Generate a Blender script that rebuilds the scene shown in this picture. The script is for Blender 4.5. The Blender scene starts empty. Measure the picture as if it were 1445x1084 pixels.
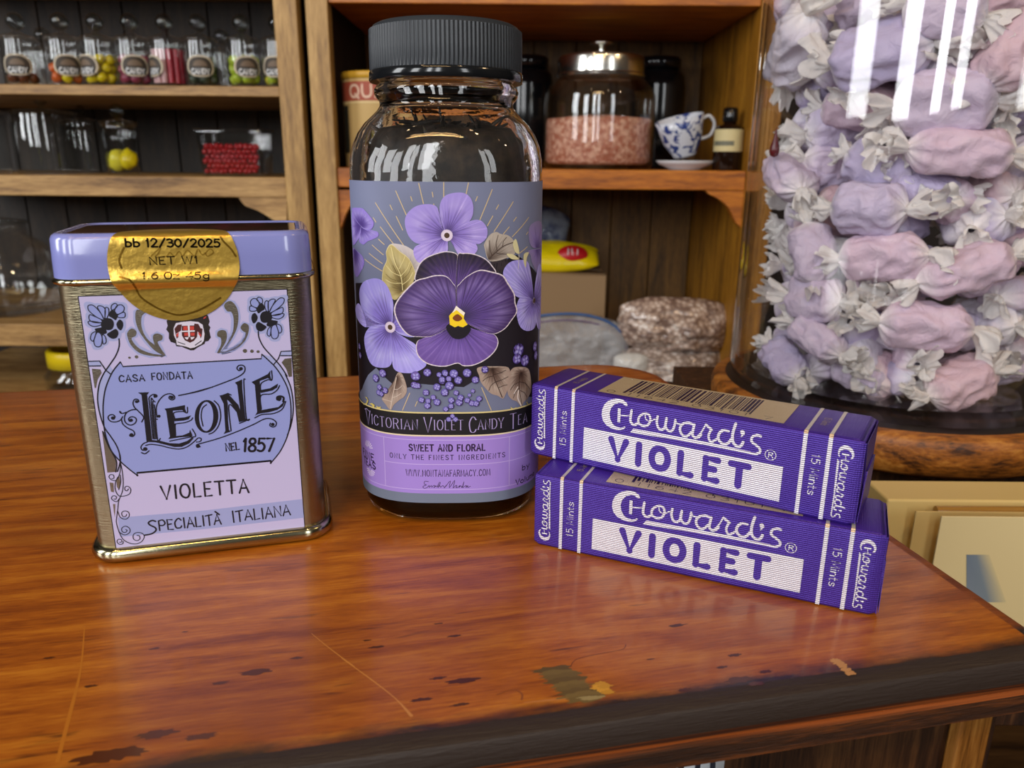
# Candy-counter still life.  Units: metres.  Table top is z = 0, the camera looks along +Y.
import bpy, bmesh, math, random
import numpy as np
from mathutils import Vector, Matrix, noise
from mathutils.geometry import tessellate_polygon
PI = math.pi
SC = bpy.context.scene
COL = SC.collection

# ---------------------------------------------------------------- camera calibration
F, CX, CY = 1085.0, 722.5, 542.0           # focal length and centre of the 1445x1084 frame
_up = np.array([32.0, 3720.0, F]); _up /= np.linalg.norm(_up)
_fw = np.array([0, 0, -1.0]); _Y = _fw - _up * _fw.dot(_up); _Y /= np.linalg.norm(_Y)
_X = np.cross(_Y, _up)
MC = np.array([_X, _Y, _up])
CAM = np.array([0, 0, 0.1])
def ray(x, y): return MC @ np.array([(x - CX) / F, -(y - CY) / F, -1.0])
def onz(x, y, z=0.0):
    d = ray(x, y); return CAM + d * ((z - CAM[2]) / d[2])
def ony(x, y, Y):
    d = ray(x, y); return CAM + d * (Y / d[1])
def proj(p):
    c = MC.T @ (np.asarray(p, float) - CAM)
    return CX + F * c[0] / -c[2], CY - F * c[1] / -c[2]

# ---------------------------------------------------------------- colours and materials
def lin(c):
    return c / 12.92 if c <= 0.04045 else ((c + 0.055) / 1.055) ** 2.4
def hx(h, a=1.0):
    h = h.lstrip('#')
    return tuple(lin(int(h[i:i + 2], 16) / 255) for i in (0, 2, 4)) + (a,)
def mixc(a, b, t):
    t = max(0, min(1, t)); return tuple(a[i] * (1 - t) + b[i] * t for i in range(4))

def mat(name):
    m = bpy.data.materials.new(name); m.use_nodes = True
    nt = m.node_tree; nt.nodes.clear()
    out = nt.nodes.new('ShaderNodeOutputMaterial')
    return m, nt, out
def N(nt, t, **kw):
    n = nt.nodes.new(t)
    for k, v in kw.items():
        if k.startswith('i_'):
            n.inputs[k[2:].replace('_', ' ')].default_value = v
        else: setattr(n, k, v)
    return n
def principled(name, color=(0.8, 0.8, 0.8, 1), rough=0.5, metal=0.0, spec=0.5, trans=0.0, ior=1.5, coat=0.0, coat_rough=0.1,
               attr=None, bump=None, var=None, sheen=0, sss=0, aniso=0, emis=None):
    """bump=(scale, strength, distance, stretch)   var=(color2, scale, stretch, contrast lo, hi)"""
    m, nt, out = mat(name)
    b = N(nt, 'ShaderNodeBsdfPrincipled')
    b.inputs['Base Color'].default_value = color
    b.inputs['Roughness'].default_value = rough
    b.inputs['Metallic'].default_value = metal
    b.inputs['Specular IOR Level'].default_value = spec
    b.inputs['Transmission Weight'].default_value = trans
    b.inputs['IOR'].default_value = ior
    b.inputs['Coat Weight'].default_value = coat
    b.inputs['Coat Roughness'].default_value = coat_rough
    b.inputs['Subsurface Weight'].default_value = sss
    b.inputs['Anisotropic'].default_value = aniso
    if sss: b.inputs['Subsurface Radius'].default_value = (0.004, 0.003, 0.003)
    if attr:
        a = N(nt, 'ShaderNodeVertexColor', layer_name=attr)
        nt.links.new(a.outputs['Color'], b.inputs['Base Color'])
    tc = None
    if bump or var: tc = N(nt, 'ShaderNodeTexCoord')
    if var:
        c2, sc, st, lo, hi = var
        mp = N(nt, 'ShaderNodeMapping'); mp.inputs['Scale'].default_value = st
        nz = N(nt, 'ShaderNodeTexNoise', i_Scale=sc, i_Detail=6.0, i_Roughness=0.6)
        cr = N(nt, 'ShaderNodeValToRGB')
        cr.color_ramp.elements[0].position = lo; cr.color_ramp.elements[0].color = color
        cr.color_ramp.elements[1].position = hi; cr.color_ramp.elements[1].color = c2
        nt.links.new(tc.outputs['Object'], mp.inputs[0]); nt.links.new(mp.outputs[0], nz.inputs['Vector'])
        nt.links.new(nz.outputs['Fac'], cr.inputs[0]); nt.links.new(cr.outputs[0], b.inputs['Base Color'])
    if bump:
        sc, stg, dist, st = bump
        mp = N(nt, 'ShaderNodeMapping'); mp.inputs['Scale'].default_value = st
        nz = N(nt, 'ShaderNodeTexNoise', i_Scale=sc, i_Detail=5.0)
        bp = N(nt, 'ShaderNodeBump'); bp.inputs['Strength'].default_value = stg; bp.inputs['Distance'].default_value = dist
        nt.links.new(tc.outputs['Object'], mp.inputs[0]); nt.links.new(mp.outputs[0], nz.inputs['Vector'])
        nt.links.new(nz.outputs['Fac'], bp.inputs['Height']); nt.links.new(bp.outputs[0], b.inputs['Normal'])
    nt.links.new(b.outputs[0], out.inputs[0])
    return m
def thin_glass(name, tint=(0.93, 0.95, 0.94, 1), refl=1.0, rough=0.0, ior=1.5):
    """thin-walled glass: clear transmission with Fresnel reflection"""
    m, nt, out = mat(name)
    tr = N(nt, 'ShaderNodeBsdfTransparent'); tr.inputs[0].default_value = tint
    gl = N(nt, 'ShaderNodeBsdfGlossy'); gl.inputs['Roughness'].default_value = rough
    gl.inputs['Color'].default_value = (refl, refl, refl, 1)
    fr = N(nt, 'ShaderNodeFresnel'); geo = N(nt, 'ShaderNodeNewGeometry')
    io = N(nt, 'ShaderNodeMapRange'); io.inputs['To Min'].default_value = ior; io.inputs['To Max'].default_value = 1 / ior
    nt.links.new(geo.outputs['Backfacing'], io.inputs['Value']); nt.links.new(io.outputs[0], fr.inputs[0])
    mx = N(nt, 'ShaderNodeMixShader')
    nt.links.new(fr.outputs[0], mx.inputs[0]); nt.links.new(tr.outputs[0], mx.inputs[1]); nt.links.new(gl.outputs[0], mx.inputs[2])
    nt.links.new(mx.outputs[0], out.inputs[0])
    return m
def wood(name, c1, c2, c3, scale=1.0, axis=0, rough=0.35, coat=0.0, wear=None, pores=False, ang=0.0, stretch=14.0, spec=0.5, bumps=0.15):
    """streaky grain running along the given axis of the object"""
    m, nt, out = mat(name)
    L = nt.links.new
    tc = N(nt, 'ShaderNodeTexCoord'); mp = N(nt, 'ShaderNodeMapping')
    s = [stretch, stretch, stretch]; s[axis] = 1.0
    mp.inputs['Scale'].default_value = s
    L(tc.outputs['Object'], mp.inputs[0])
    big = N(nt, 'ShaderNodeTexNoise', i_Scale=3.0 * scale, i_Detail=3.0, i_Distortion=0.6)
    fine = N(nt, 'ShaderNodeTexNoise', i_Scale=22.0 * scale, i_Detail=8.0, i_Roughness=0.65, i_Distortion=0.3)
    L(mp.outputs[0], big.inputs['Vector']); L(mp.outputs[0], fine.inputs['Vector'])
    ad = N(nt, 'ShaderNodeMath', operation='ADD'); ad.use_clamp = False
    h = N(nt, 'ShaderNodeMath', operation='MULTIPLY'); h.inputs[1].default_value = 0.55
    g = N(nt, 'ShaderNodeMath', operation='MULTIPLY'); g.inputs[1].default_value = 0.45
    L(big.outputs['Fac'], h.inputs[0]); L(fine.outputs['Fac'], g.inputs[0]); L(h.outputs[0], ad.inputs[0]); L(g.outputs[0], ad.inputs[1])
    cr = N(nt, 'ShaderNodeValToRGB'); e = cr.color_ramp.elements
    e[0].position = 0.36; e[0].color = c1; e[1].position = 0.64; e[1].color = c3
    k = e.new(0.5); k.color = c2
    L(ad.outputs[0], cr.inputs[0])
    b = N(nt, 'ShaderNodeBsdfPrincipled'); b.inputs['Roughness'].default_value = rough
    b.inputs['Coat Weight'].default_value = coat; b.inputs['Coat Roughness'].default_value = 0.12
    b.inputs['Specular IOR Level'].default_value = spec
    last = cr.outputs[0]
    def over(fac, color):
        nonlocal last
        mx = N(nt, 'ShaderNodeMixRGB'); L(fac, mx.inputs[0]); L(last, mx.inputs[1]); mx.inputs[2].default_value = color; last = mx.outputs[0]
    if pores:
        mp2 = N(nt, 'ShaderNodeMapping'); s2 = [9, 9, 9]; s2[axis] = 1.0; mp2.inputs['Scale'].default_value = s2; L(tc.outputs['Object'], mp2.inputs[0])
        pn = N(nt, 'ShaderNodeTexNoise', i_Scale=42.0, i_Detail=3.0, i_Distortion=.4); L(mp2.outputs[0], pn.inputs['Vector'])
        pr = N(nt, 'ShaderNodeValToRGB'); pr.color_ramp.elements[0].position = .66; pr.color_ramp.elements[0].color = (0, 0, 0, 1); pr.color_ramp.elements[1].position = .74; pr.color_ramp.elements[1].color = (.75, .75, .75, 1)
        L(pn.outputs['Fac'], pr.inputs[0]); over(pr.outputs[0], hx('#3a1806'))
        bn = N(nt, 'ShaderNodeTexNoise', i_Scale=14.0, i_Detail=4.0); L(tc.outputs['Object'], bn.inputs['Vector'])
        br = N(nt, 'ShaderNodeValToRGB'); br.color_ramp.elements[0].position = .5; br.color_ramp.elements[0].color = (0, 0, 0, 1); br.color_ramp.elements[1].position = .72; br.color_ramp.elements[1].color = (.6, .6, .6, 1)
        L(bn.outputs['Fac'], br.inputs[0]); over(br.outputs[0], hx('#74340c'))
    if wear:     # finish worn away along the front edge (low object Y)
        w_lo, w_hi, amp_, col_ = wear
        sx = N(nt, 'ShaderNodeSeparateXYZ'); L(tc.outputs['Object'], sx.inputs[0]); wn = N(nt, 'ShaderNodeTexNoise', i_Scale=130.0, i_Detail=6.0, i_Roughness=.7); wm = N(nt, 'ShaderNodeMapping'); wm.inputs['Scale'].default_value = (.3, 1, 1)
        L(tc.outputs['Object'], wm.inputs[0]); L(wm.outputs[0], wn.inputs['Vector'])
        wa = N(nt, 'ShaderNodeMath', operation='MULTIPLY_ADD'); wa.inputs[1].default_value = amp_; L(wn.outputs['Fac'], wa.inputs[0]); L(sx.outputs['Y'], wa.inputs[2])
        wr_ = N(nt, 'ShaderNodeMapRange'); wr_.inputs['From Min'].default_value = w_hi + amp_ / 2; wr_.inputs['From Max'].default_value = w_lo + amp_ / 2; L(wa.outputs[0], wr_.inputs['Value']); over(wr_.outputs[0], col_)
    L(last, b.inputs['Base Color'])
    bp = N(nt, 'ShaderNodeBump'); bp.inputs['Strength'].default_value = bumps; bp.inputs['Distance'].default_value = 0.0006
    L(fine.outputs['Fac'], bp.inputs['Height']); L(bp.outputs[0], b.inputs['Normal'])
    L(b.outputs[0], out.inputs[0])
    return m

# ---------------------------------------------------------------- mesh building
class MB:
    def __init__(s): s.v = []; s.f = []; s.m = []; s.c = []; s.has_c = False
    def add(s, vs, fs, color=None, mi=0):
        o = len(s.v); s.v += [tuple(map(float, v)) for v in vs]
        s.f += [tuple(i + o for i in f) for f in fs]; s.m += [mi] * len(fs)
        if color is None: s.c += [(1, 1, 1, 1)] * len(vs)
        else:
            s.has_c = True
            s.c += ([color] * len(vs) if not isinstance(color, list) else color)
        return o
    def box(s, x0, x1, y0, y1, z0, z1, mi=0, color=None, T=None):
        vs = [(x, y, z) for x in (x0, x1) for y in (y0, y1) for z in (z0, z1)]
        if T is not None: vs = [tuple(T @ Vector(v)) for v in vs]
        s.add(vs, [(0, 1, 3, 2), (4, 6, 7, 5), (0, 4, 5, 1), (2, 3, 7, 6), (0, 2, 6, 4), (1, 5, 7, 3)], color, mi)
    def grid(s, rows, closed_u=False, closed_v=False, mi=0, color=None, flip=False):
        """rows: list of rings of points"""
        n = len(rows[0]); R = len(rows); vs = [p for r in rows for p in r]; fs = []
        for i in range(R if closed_v else R - 1):
            for j in range(n if closed_u else n - 1):
                a = i * n + j; b = i * n + (j + 1) % n; c = ((i + 1) % R) * n + (j + 1) % n; d = ((i + 1) % R) * n + j
                fs.append((a, d, c, b) if flip else (a, b, c, d))
        return s.add(vs, fs, color, mi)
    def lathe(s, prof, n=48, c=(0, 0, 0), mi=0, color=None, cap0=False, cap1=False, rad=None):
        """prof: (r, z) from bottom to top"""
        rows = []
        for r, z in prof:
            rows.append([(c[0] + (r if rad is None else rad(r, t)) * math.cos(2 * PI * t / n), c[1] + (r if rad is None else rad(r, t)) * math.sin(2 * PI * t / n), c[2] + z) for t in range(n)])
        s.grid(rows, closed_u=True, mi=mi, color=color)
        if cap0: s.add(rows[0][::-1], [tuple(range(n))], color, mi)
        if cap1: s.add(rows[-1], [tuple(range(n))], color, mi)
    def tube(s, pts, r, n=8, mi=0, color=None, closed=False, cap=True):
        pts = [Vector(p) for p in pts]; rows = []; up = Vector((0, 0, 1)); prev = None
        m = len(pts)
        for i, p in enumerate(pts):
            a = pts[(i - 1) % m] if (closed or i > 0) else p; b = pts[(i + 1) % m] if (closed or i < m - 1) else p
            t = (b - a).normalized()
            if prev is None:
                q = t.cross(up)
                if q.length < 1e-4: q = t.cross(Vector((1, 0, 0)))
                q.normalize()
            else:
                q = (prev - t * prev.dot(t)).normalized()
            prev = q; w = t.cross(q)
            rr = r[i] if isinstance(r, (list, tuple)) else r
            rows.append([tuple(p + (q * math.cos(2 * PI * k / n) + w * math.sin(2 * PI * k / n)) * rr) for k in range(n)])
        s.grid(rows, closed_u=True, closed_v=closed, mi=mi, color=color, flip=True)
        if cap and not closed:
            s.add(rows[0], [tuple(range(n))], color, mi); s.add(rows[-1][::-1], [tuple(range(n))], color, mi)
    def build(s, name, mats, parent=None, smooth=True, angle=None, loc=None, link=True):
        me = bpy.data.meshes.new(name); me.from_pydata(s.v, [], s.f)
        if not isinstance(mats, (list, tuple)): mats = [mats]
        for m in mats: me.materials.append(m)
        me.polygons.foreach_set('material_index', s.m)
        me.polygons.foreach_set('use_smooth', [bool(smooth)] * len(s.f))
        if s.has_c:
            at = me.color_attributes.new('Col', 'FLOAT_COLOR', 'POINT')
            at.data.foreach_set('color', np.array(s.c, 'f').ravel())
        me.update()
        if angle is not None:
            bm = bmesh.new(); bm.from_mesh(me)
            bmesh.ops.remove_doubles(bm, verts=bm.verts, dist=1e-6)
            for e in bm.edges:
                if len(e.link_faces) == 2 and e.calc_face_angle(0) > math.radians(angle): e.smooth = False
            bm.to_mesh(me); bm.free()
        o = bpy.data.objects.new(name, me)
        if link: COL.objects.link(o)
        if parent is not None: o.parent = parent
        if loc is not None: o.location = loc
        return o
def recalc(o):
    bm = bmesh.new(); bm.from_mesh(o.data); bmesh.ops.remove_doubles(bm, verts=bm.verts, dist=1e-6)
    bmesh.ops.recalc_face_normals(bm, faces=bm.faces); bm.to_mesh(o.data); bm.free(); return o
def bevel(o, w, seg=2, angle=30):
    md = o.modifiers.new('bevel', 'BEVEL'); md.width = w; md.segments = seg; md.limit_method = 'ANGLE'; md.angle_limit = math.radians(angle)
    for p in o.data.polygons: p.use_smooth = True
    md.harden_normals = True
    return o
def tag(o, label, cat=None, group=None, kind=None):
    if label: o['label'] = label
    if cat: o['category'] = cat
    if group: o['group'] = group
    if kind: o['kind'] = kind
    return o
def thing(name, label, cat, loc=(0, 0, 0), rz=0.0, group=None, rot=None):
    o = bpy.data.objects.new(name, None); COL.objects.link(o); o.empty_display_size = 0.01
    o.location = loc; o.rotation_euler = rot if rot is not None else (0, 0, rz)
    return tag(o, label, cat, group)
def children_of(o): return [c for c in COL.objects if c.parent == o]
def dup(o, parent=None, table=None):
    c = o.copy(); COL.objects.link(c); c.parent = parent
    for ch in (table or children_of)(o): dup(ch, c, table)
    return c
def structure(o): o['kind'] = 'structure'; return o

# ---------------------------------------------------------------- printed artwork on surfaces
def catmull(pts, closed=False, k=6):
    P = [np.array(p, float) for p in pts]; n = len(P); out = []
    rng = n if closed else n - 1
    for i in range(rng):
        p0 = P[(i - 1) % n] if (closed or i > 0) else P[i]; p1 = P[i]
        p2 = P[(i + 1) % n]; p3 = P[(i + 2) % n] if (closed or i < n - 2) else P[(i + 1) % n]
        for j in range(k):
            t = j / k
            out.append(0.5 * ((2 * p1) + (-p0 + p2) * t + (2 * p0 - 5 * p1 + 4 * p2 - p3) * t * t + (-p0 + 3 * p1 - 3 * p2 + p3) * t ** 3))
    if not closed: out.append(P[-1])
    return out
class Art:
    """collects flat shapes in the (u, v) sheet coordinates of a label (metres) and lays them on its surface S(u, v, off)"""
    def __init__(s, S, world=None, guess=(0, 0), step=3.5e-5, lim=None):
        s.S = S; s.W = world or (lambda p: p); s.guess = guess; s.step = step; s.lim = lim
        s.mb = MB(); s.L = 1; s.n = 0; s.zo = (0, 0, 1); s.rot = None
    def z(s, ox, oy, sc): s.zo = (ox, oy, sc); return s
    def px(s, x, y):
        """(u, v) of the sheet seen at a reading of the current crop"""
        tx, ty = s.zo[0] + x / s.zo[2], s.zo[1] + y / s.zo[2]
        u, v = s.guess; h = 1e-5
        f = lambda a, b: np.array(proj(s.W(s.S(a, b, 0))))
        T = np.array([tx, ty])
        for _ in range(40):
            r = f(u, v) - T
            J = np.array([(f(u + h, v) - f(u - h, v)) / (2 * h), (f(u, v + h) - f(u, v - h)) / (2 * h)]).T
            try: d = np.linalg.solve(J, -r)
            except np.linalg.LinAlgError: break
            m = max(abs(d)); d = d * min(1, 0.006 / m) if m > 0 else d
            u += d[0]; v += d[1]
            if m < 1e-7: break
        return np.array([u, v])
    def pts(s, P, raw=False): return [np.array(p, float) for p in P] if raw else [s.px(*p) for p in P]
    def emit(s, uv, tris, color, mi=0):
        off = s.L * s.step + (s.n % 30) * s.step * .025; s.n += 1
        if s.lim:
            V = [tuple(p) for p in uv]; Cc = list(color) if isinstance(color, list) else None; out = []; st = [tuple(t) for t in tris]
            while st:
                t = st.pop()
                e = [(abs(V[t[i]][0] - V[t[(i + 1) % 3]][0]), i) for i in range(3)]
                m, i = max(e)
                if m > s.lim:
                    a, b, c = t[i], t[(i + 1) % 3], t[(i + 2) % 3]
                    V.append(((V[a][0] + V[b][0]) / 2, (V[a][1] + V[b][1]) / 2)); k = len(V) - 1
                    if Cc: Cc.append(mixc(Cc[a], Cc[b], 0.5))
                    st += [(a, k, c), (k, b, c)]
                else: out.append(t)
            uv, tris = V, out
            if Cc: color = Cc
        s.mb.add([s.S(p[0], p[1], off) for p in uv], tris, color, mi)
    def poly(s, P, color, mi=0, smooth=False, raw=False, k=5):
        Q = s.pts(P, raw)
        if smooth: Q = catmull(Q, True, k)
        tr = tessellate_polygon([[Vector((q[0] * 1000, q[1] * 1000, 0)) for q in Q]])
        fixed = []
        for t in tr:
            a, b, c = [Q[i] for i in t]
            cr = (b[0] - a[0]) * (c[1] - a[1]) - (b[1] - a[1]) * (c[0] - a[0])
            fixed.append(tuple(t) if cr > 0 else (t[0], t[2], t[1]))
        s.emit(Q, fixed, color, mi)
    def stroke(s, P, w, color, mi=0, smooth=True, raw=False, closed=False, k=5, contrast=None, cap=True):
        """w in metres (or list per control point)"""
        Q = s.pts(P, raw)
        ws = list(w) if isinstance(w, (list, tuple)) else [w] * len(Q)
        if smooth and len(Q) > 2:
            n0 = len(Q); Q = catmull(Q, closed, k)
            W = []
            for i in range(len(Q)):
                t = i / k; a = int(t) % n0; b = (a + 1) % n0 if closed else min(a + 1, n0 - 1)
                W.append(ws[a] * (1 - t % 1) + ws[b] * (t % 1))
            ws = W
        Q = [np.array(q) for q in Q]; n = len(Q); L = []; R = []
        for i in range(n):
            a = Q[(i - 1) % n] if (closed or i > 0) else Q[i]; b = Q[(i + 1) % n] if (closed or i < n - 1) else Q[i]
            t = b - a; l = np.hypot(*t); t = t / l if l > 1e-12 else np.array([1, 0.])
            ww = ws[i]
            if contrast: ww *= contrast + (1 - contrast) * abs(t[1])
            nn = np.array([-t[1], t[0]]) * ww / 2
            L.append(Q[i] + nn); R.append(Q[i] - nn)
        V = L + R; T = []
        for i in range(n if closed else n - 1):
            j = (i + 1) % n
            T += [(i, n + i, n + j), (i, n + j, j)]
        s.emit(V, T, color, mi)
        if cap and not closed:
            for i in (0, n - 1): s.disc(Q[i], ws[i] / 2 * (1 if not contrast else 0.6), color, mi, raw=True, n=8)
            if not smooth:
                for i in range(1, n - 1): s.disc(Q[i], ws[i] / 2 * (1 if not contrast else 0.6), color, mi, raw=True, n=8)
    def disc(s, c, r, color, mi=0, raw=False, n=16, ry=None, rot=0.0, grad=None):
        """r in metres; grad = rim colour"""
        c = np.array(c, float) if raw else s.px(*c); ry = ry or r
        ring = []
        for i in range(n):
            a = 2 * PI * i / n; x, y = r * math.cos(a), ry * math.sin(a)
            ring.append(c + np.array([x * math.cos(rot) - y * math.sin(rot), x * math.sin(rot) + y * math.cos(rot)]))
        V = [c] + ring; T = [(0, 1 + i, 1 + (i + 1) % n) for i in range(n)]
        s.emit(V, T, [color] + [grad] * n if grad else color, mi)
    def petal(s, T, P, fn, n=90, rings=14, raw=False, mi=0):
        """fan of shaded rings from throat T to the outline P; fn(angle fraction, radius) -> colour"""
        T = np.array(T, float) if raw else s.px(*T); Q = catmull(s.pts(P, raw), True, 8)
        m = len(Q); idx = [int(i * m / n) % m for i in range(n)]; Q = [Q[i] for i in idx]
        rad = [0.02 + 0.98 * (i / rings) ** 0.85 for i in range(rings)] + [1.0]
        if rings > 6: rad.insert(-1, 0.972); rad.insert(-1, 0.985)
        V = []; C = []
        for r in rad:
            for i, q in enumerate(Q):
                V.append(T + (q - T) * r); C.append(fn(i / n, r))
        F_ = []
        for a in range(len(rad) - 1):
            for i in range(n):
                j = (i + 1) % n; p, q, r_, t_ = a * n + i, a * n + j, (a + 1) * n + j, (a + 1) * n + i
                F_ += [(p, t_, r_), (p, r_, q)]
        ar = sum(Q[i][0] * Q[(i + 1) % n][1] - Q[(i + 1) % n][0] * Q[i][1] for i in range(n))
        if ar < 0: F_ = [(a, c, b) for a, b, c in F_]
        V.append(T); C.append(fn(0, 0)); k = len(V) - 1
        F_ += [((k, i, (i + 1) % n) if ar > 0 else (k, (i + 1) % n, i)) for i in range(n)]
        s.emit(V, F_, C, mi)
    def build(s, name, mats, parent): return s.mb.build(name, mats, parent, smooth=True)

# stroke alphabet on a 1 x 1 cell: x, y pairs; '~' marks a smooth stroke
def _s(t):
    out = []
    for seg in t.split('/'):
        sm = seg.startswith('~'); v = [float(q) for q in seg.lstrip('~').split()]
        out.append((sm, list(zip(v[::2], v[1::2]))))
    return out
GL = {k: _s(v) for k, v in {
 'A': '0 0 .5 1 1 0/.2 .34 .8 .34', 'B': '.05 0 .05 1/~.05 1 .6 1 .85 .78 .6 .53 .05 .53/~.05 .53 .7 .53 .98 .27 .7 0 .05 0',
 'C': '~.95 .82 .7 .99 .4 .98 .08 .7 .05 .4 .2 .08 .5 .0 .78 .05 .95 .2', 'D': '.05 0 .05 1/~.05 1 .5 1 .88 .8 .98 .5 .88 .2 .5 0 .05 0',
 'E': '.9 1 .08 1 .08 0 .92 0/.08 .52 .7 .52', 'F': '.95 1 .08 1 .08 0/.08 .52 .75 .52',
 'G': '~.95 .82 .7 .99 .4 .98 .08 .7 .05 .4 .2 .08 .5 .0 .8 .06 .95 .22 .95 .48/.55 .48 .95 .48', 'H': '.08 0 .08 1/.92 0 .92 1/.08 .52 .92 .52',
 'I': '.5 0 .5 1', 'J': '~.8 1 .8 .3 .6 0 .3 0 .1 .2', 'K': '.08 0 .08 1/.92 1 .1 .42/.35 .6 .95 0', 'L': '.1 1 .1 0 .92 0',
 'M': '.02 0 .1 1 .5 .2 .9 1 .98 0', 'N': '.08 0 .08 1 .92 0 .92 1', 'O': '~.5 0 .2 .08 .02 .35 .02 .65 .2 .92 .5 1 .8 .92 .98 .65 .98 .35 .8 .08 .5 0',
 'Q': '~.5 0 .2 .08 .02 .35 .02 .65 .2 .92 .5 1 .8 .92 .98 .65 .98 .35 .8 .08 .5 0/.6 .25 .98 -.08', 'P': '.08 0 .08 1/~.08 1 .65 1 .95 .75 .65 .48 .08 .48', 'R': '.08 0 .08 1/~.08 1 .65 1 .92 .77 .65 .53 .08 .53/.5 .53 .95 0',
 'S': '~.88 .85 .6 1 .25 .95 .1 .75 .3 .55 .7 .45 .92 .25 .75 .04 .4 0 .08 .14', 'T': '0 1 1 1/.5 1 .5 0', 'U': '~.08 1 .08 .35 .25 .05 .5 0 .75 .05 .92 .35 .92 1',
 'V': '0 1 .5 0 1 1', 'W': '0 1 .25 0 .5 .9 .75 0 1 1', 'Y': '0 1 .5 .48 1 1/.5 .48 .5 0', '.': '.5 0 .5 .04', '/': '.1 -.05 .9 1.05', '_': '',
 '0': '~.5 0 .15 .2 .05 .5 .15 .8 .5 1 .85 .8 .95 .5 .85 .2 .5 0', '1': '.2 .78 .55 1 .55 0', '2': '~.08 .78 .3 1 .7 .97 .88 .72 .6 .4 .08 0/.08 0 .95 0',
 '3': '~.1 .9 .5 1 .85 .8 .6 .55 .35 .53/~.35 .53 .75 .5 .95 .27 .6 0 .1 .08', '4': '.75 0 .75 1 .05 .3 .98 .3', '5': '.85 1 .2 1 .15 .58/~.15 .58 .55 .66 .9 .4 .75 .08 .4 0 .08 .08',
 '6': '~.8 .95 .4 .85 .1 .45 .15 .12 .5 0 .85 .12 .9 .4 .6 .6 .2 .5 .1 .3', '7': '.05 1 .92 1 .4 0', '8': '~.5 .53 .15 .7 .25 .95 .5 1 .75 .95 .85 .7 .5 .53 .1 .3 .2 .05 .5 0 .8 .05 .9 .3 .5 .53',
 'b': '.1 1 .1 0/~.1 .5 .45 .62 .85 .45 .85 .15 .45 0 .1 .1', 'y': '.1 .62 .5 .02/.9 .62 .3 -.3', 'l': '.5 1 .5 0', 'o': '~.5 0 .1 .15 .1 .45 .5 .62 .9 .45 .9 .15 .5 0',
 'u': '~.1 .62 .1 .2 .4 0 .85 .2/.85 .62 .85 0', 'm': '.05 0 .05 .62/~.05 .45 .3 .62 .5 .45 .5 0/~.5 .45 .75 .62 .95 .45 .95 0', 'e': '~.1 .33 .9 .33 .8 .58 .5 .64 .15 .5 .1 .2 .4 0 .85 .08',
 'i': '.5 .62 .5 0/.5 .88 .5 .92', 'n': '.1 .62 .1 0/~.1 .45 .5 .63 .85 .45 .88 0', 't': '.4 .95 .4 0 .7 0/.05 .62 .8 .62', 's': '~.85 .52 .5 .64 .15 .5 .45 .33 .85 .18 .55 0 .1 .08',
 'z': '.1 .62 .85 .62 .1 0 .9 0', 'g': '~.85 .5 .4 .62 .1 .35 .4 .05 .85 .15/~.88 .62 .88 -.1 .5 -.3 .1 -.2', 'a': '~.85 .5 .4 .62 .1 .35 .4 .02 .85 .15/.88 .62 .88 0'}.items()}
WID = {'I': .3, 'i': .3, 'l': .35, '.': .35, '_': .5, '1': .55, 'M': 1.25, 'W': 1.35, 'm': 1.2, 't': .6, 'J': .7, 'L': .82, 'E': .85, 'F': .82, 'T': .95}
def write(art, text, p0, p1, h, w, color, gap=0.28, mi=0, contrast=None, serif=0.0, slant=0.0, big=None, jitter=0.0, raw=True):
    """letters on the baseline p0-p1 (sheet coordinates), cap height h, stroke width w; big=(set of indexes, factor, drop)"""
    p0, p1 = np.array(p0), np.array(p1); d = p1 - p0; Ln = np.hypot(*d); ex = d / Ln; ey = np.array([-ex[1], ex[0]])
    def fac(i): return big[1] if big and i in big[0] else 1.0
    tot = sum(WID.get(c, 1.0) * (fac(i) if fac(i) == 1 else fac(i) * .9) + gap for i, c in enumerate(text)) - gap
    unit = Ln / tot; x = 0
    rnd = random.Random(len(text))
    for i, c in enumerate(text):
        k = fac(i); wd = WID.get(c, 1.0) * (k if k == 1 else k * .9); hh = h * k; dr = (big[2] if big and k != 1 else 0) * h
        for sm, pl in GL.get(c, []):
            if not pl: continue
            Q = [p0 + ex * ((x + px_ * wd) * unit + slant * py_ * hh) + ey * (py_ * hh - dr + jitter * rnd.uniform(-1, 1) * h) for px_, py_ in pl]
            art.stroke(Q, w * (1 if k == 1 else 1.25), color, mi, smooth=sm, raw=True, contrast=contrast, k=4, cap=not contrast)
            if serif:
                for e, q in ((0, Q[0]), (-1, Q[-1])):
                    nb = Q[1] if e == 0 else Q[-2]; t = nb - q
                    if abs(t.dot(ey)) > 0.5 * np.hypot(*t):
                        art.stroke([q - ex * serif, q + ex * serif], w * 0.35, color, mi, raw=True, smooth=False, cap=False)
        x += wd + gap
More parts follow.
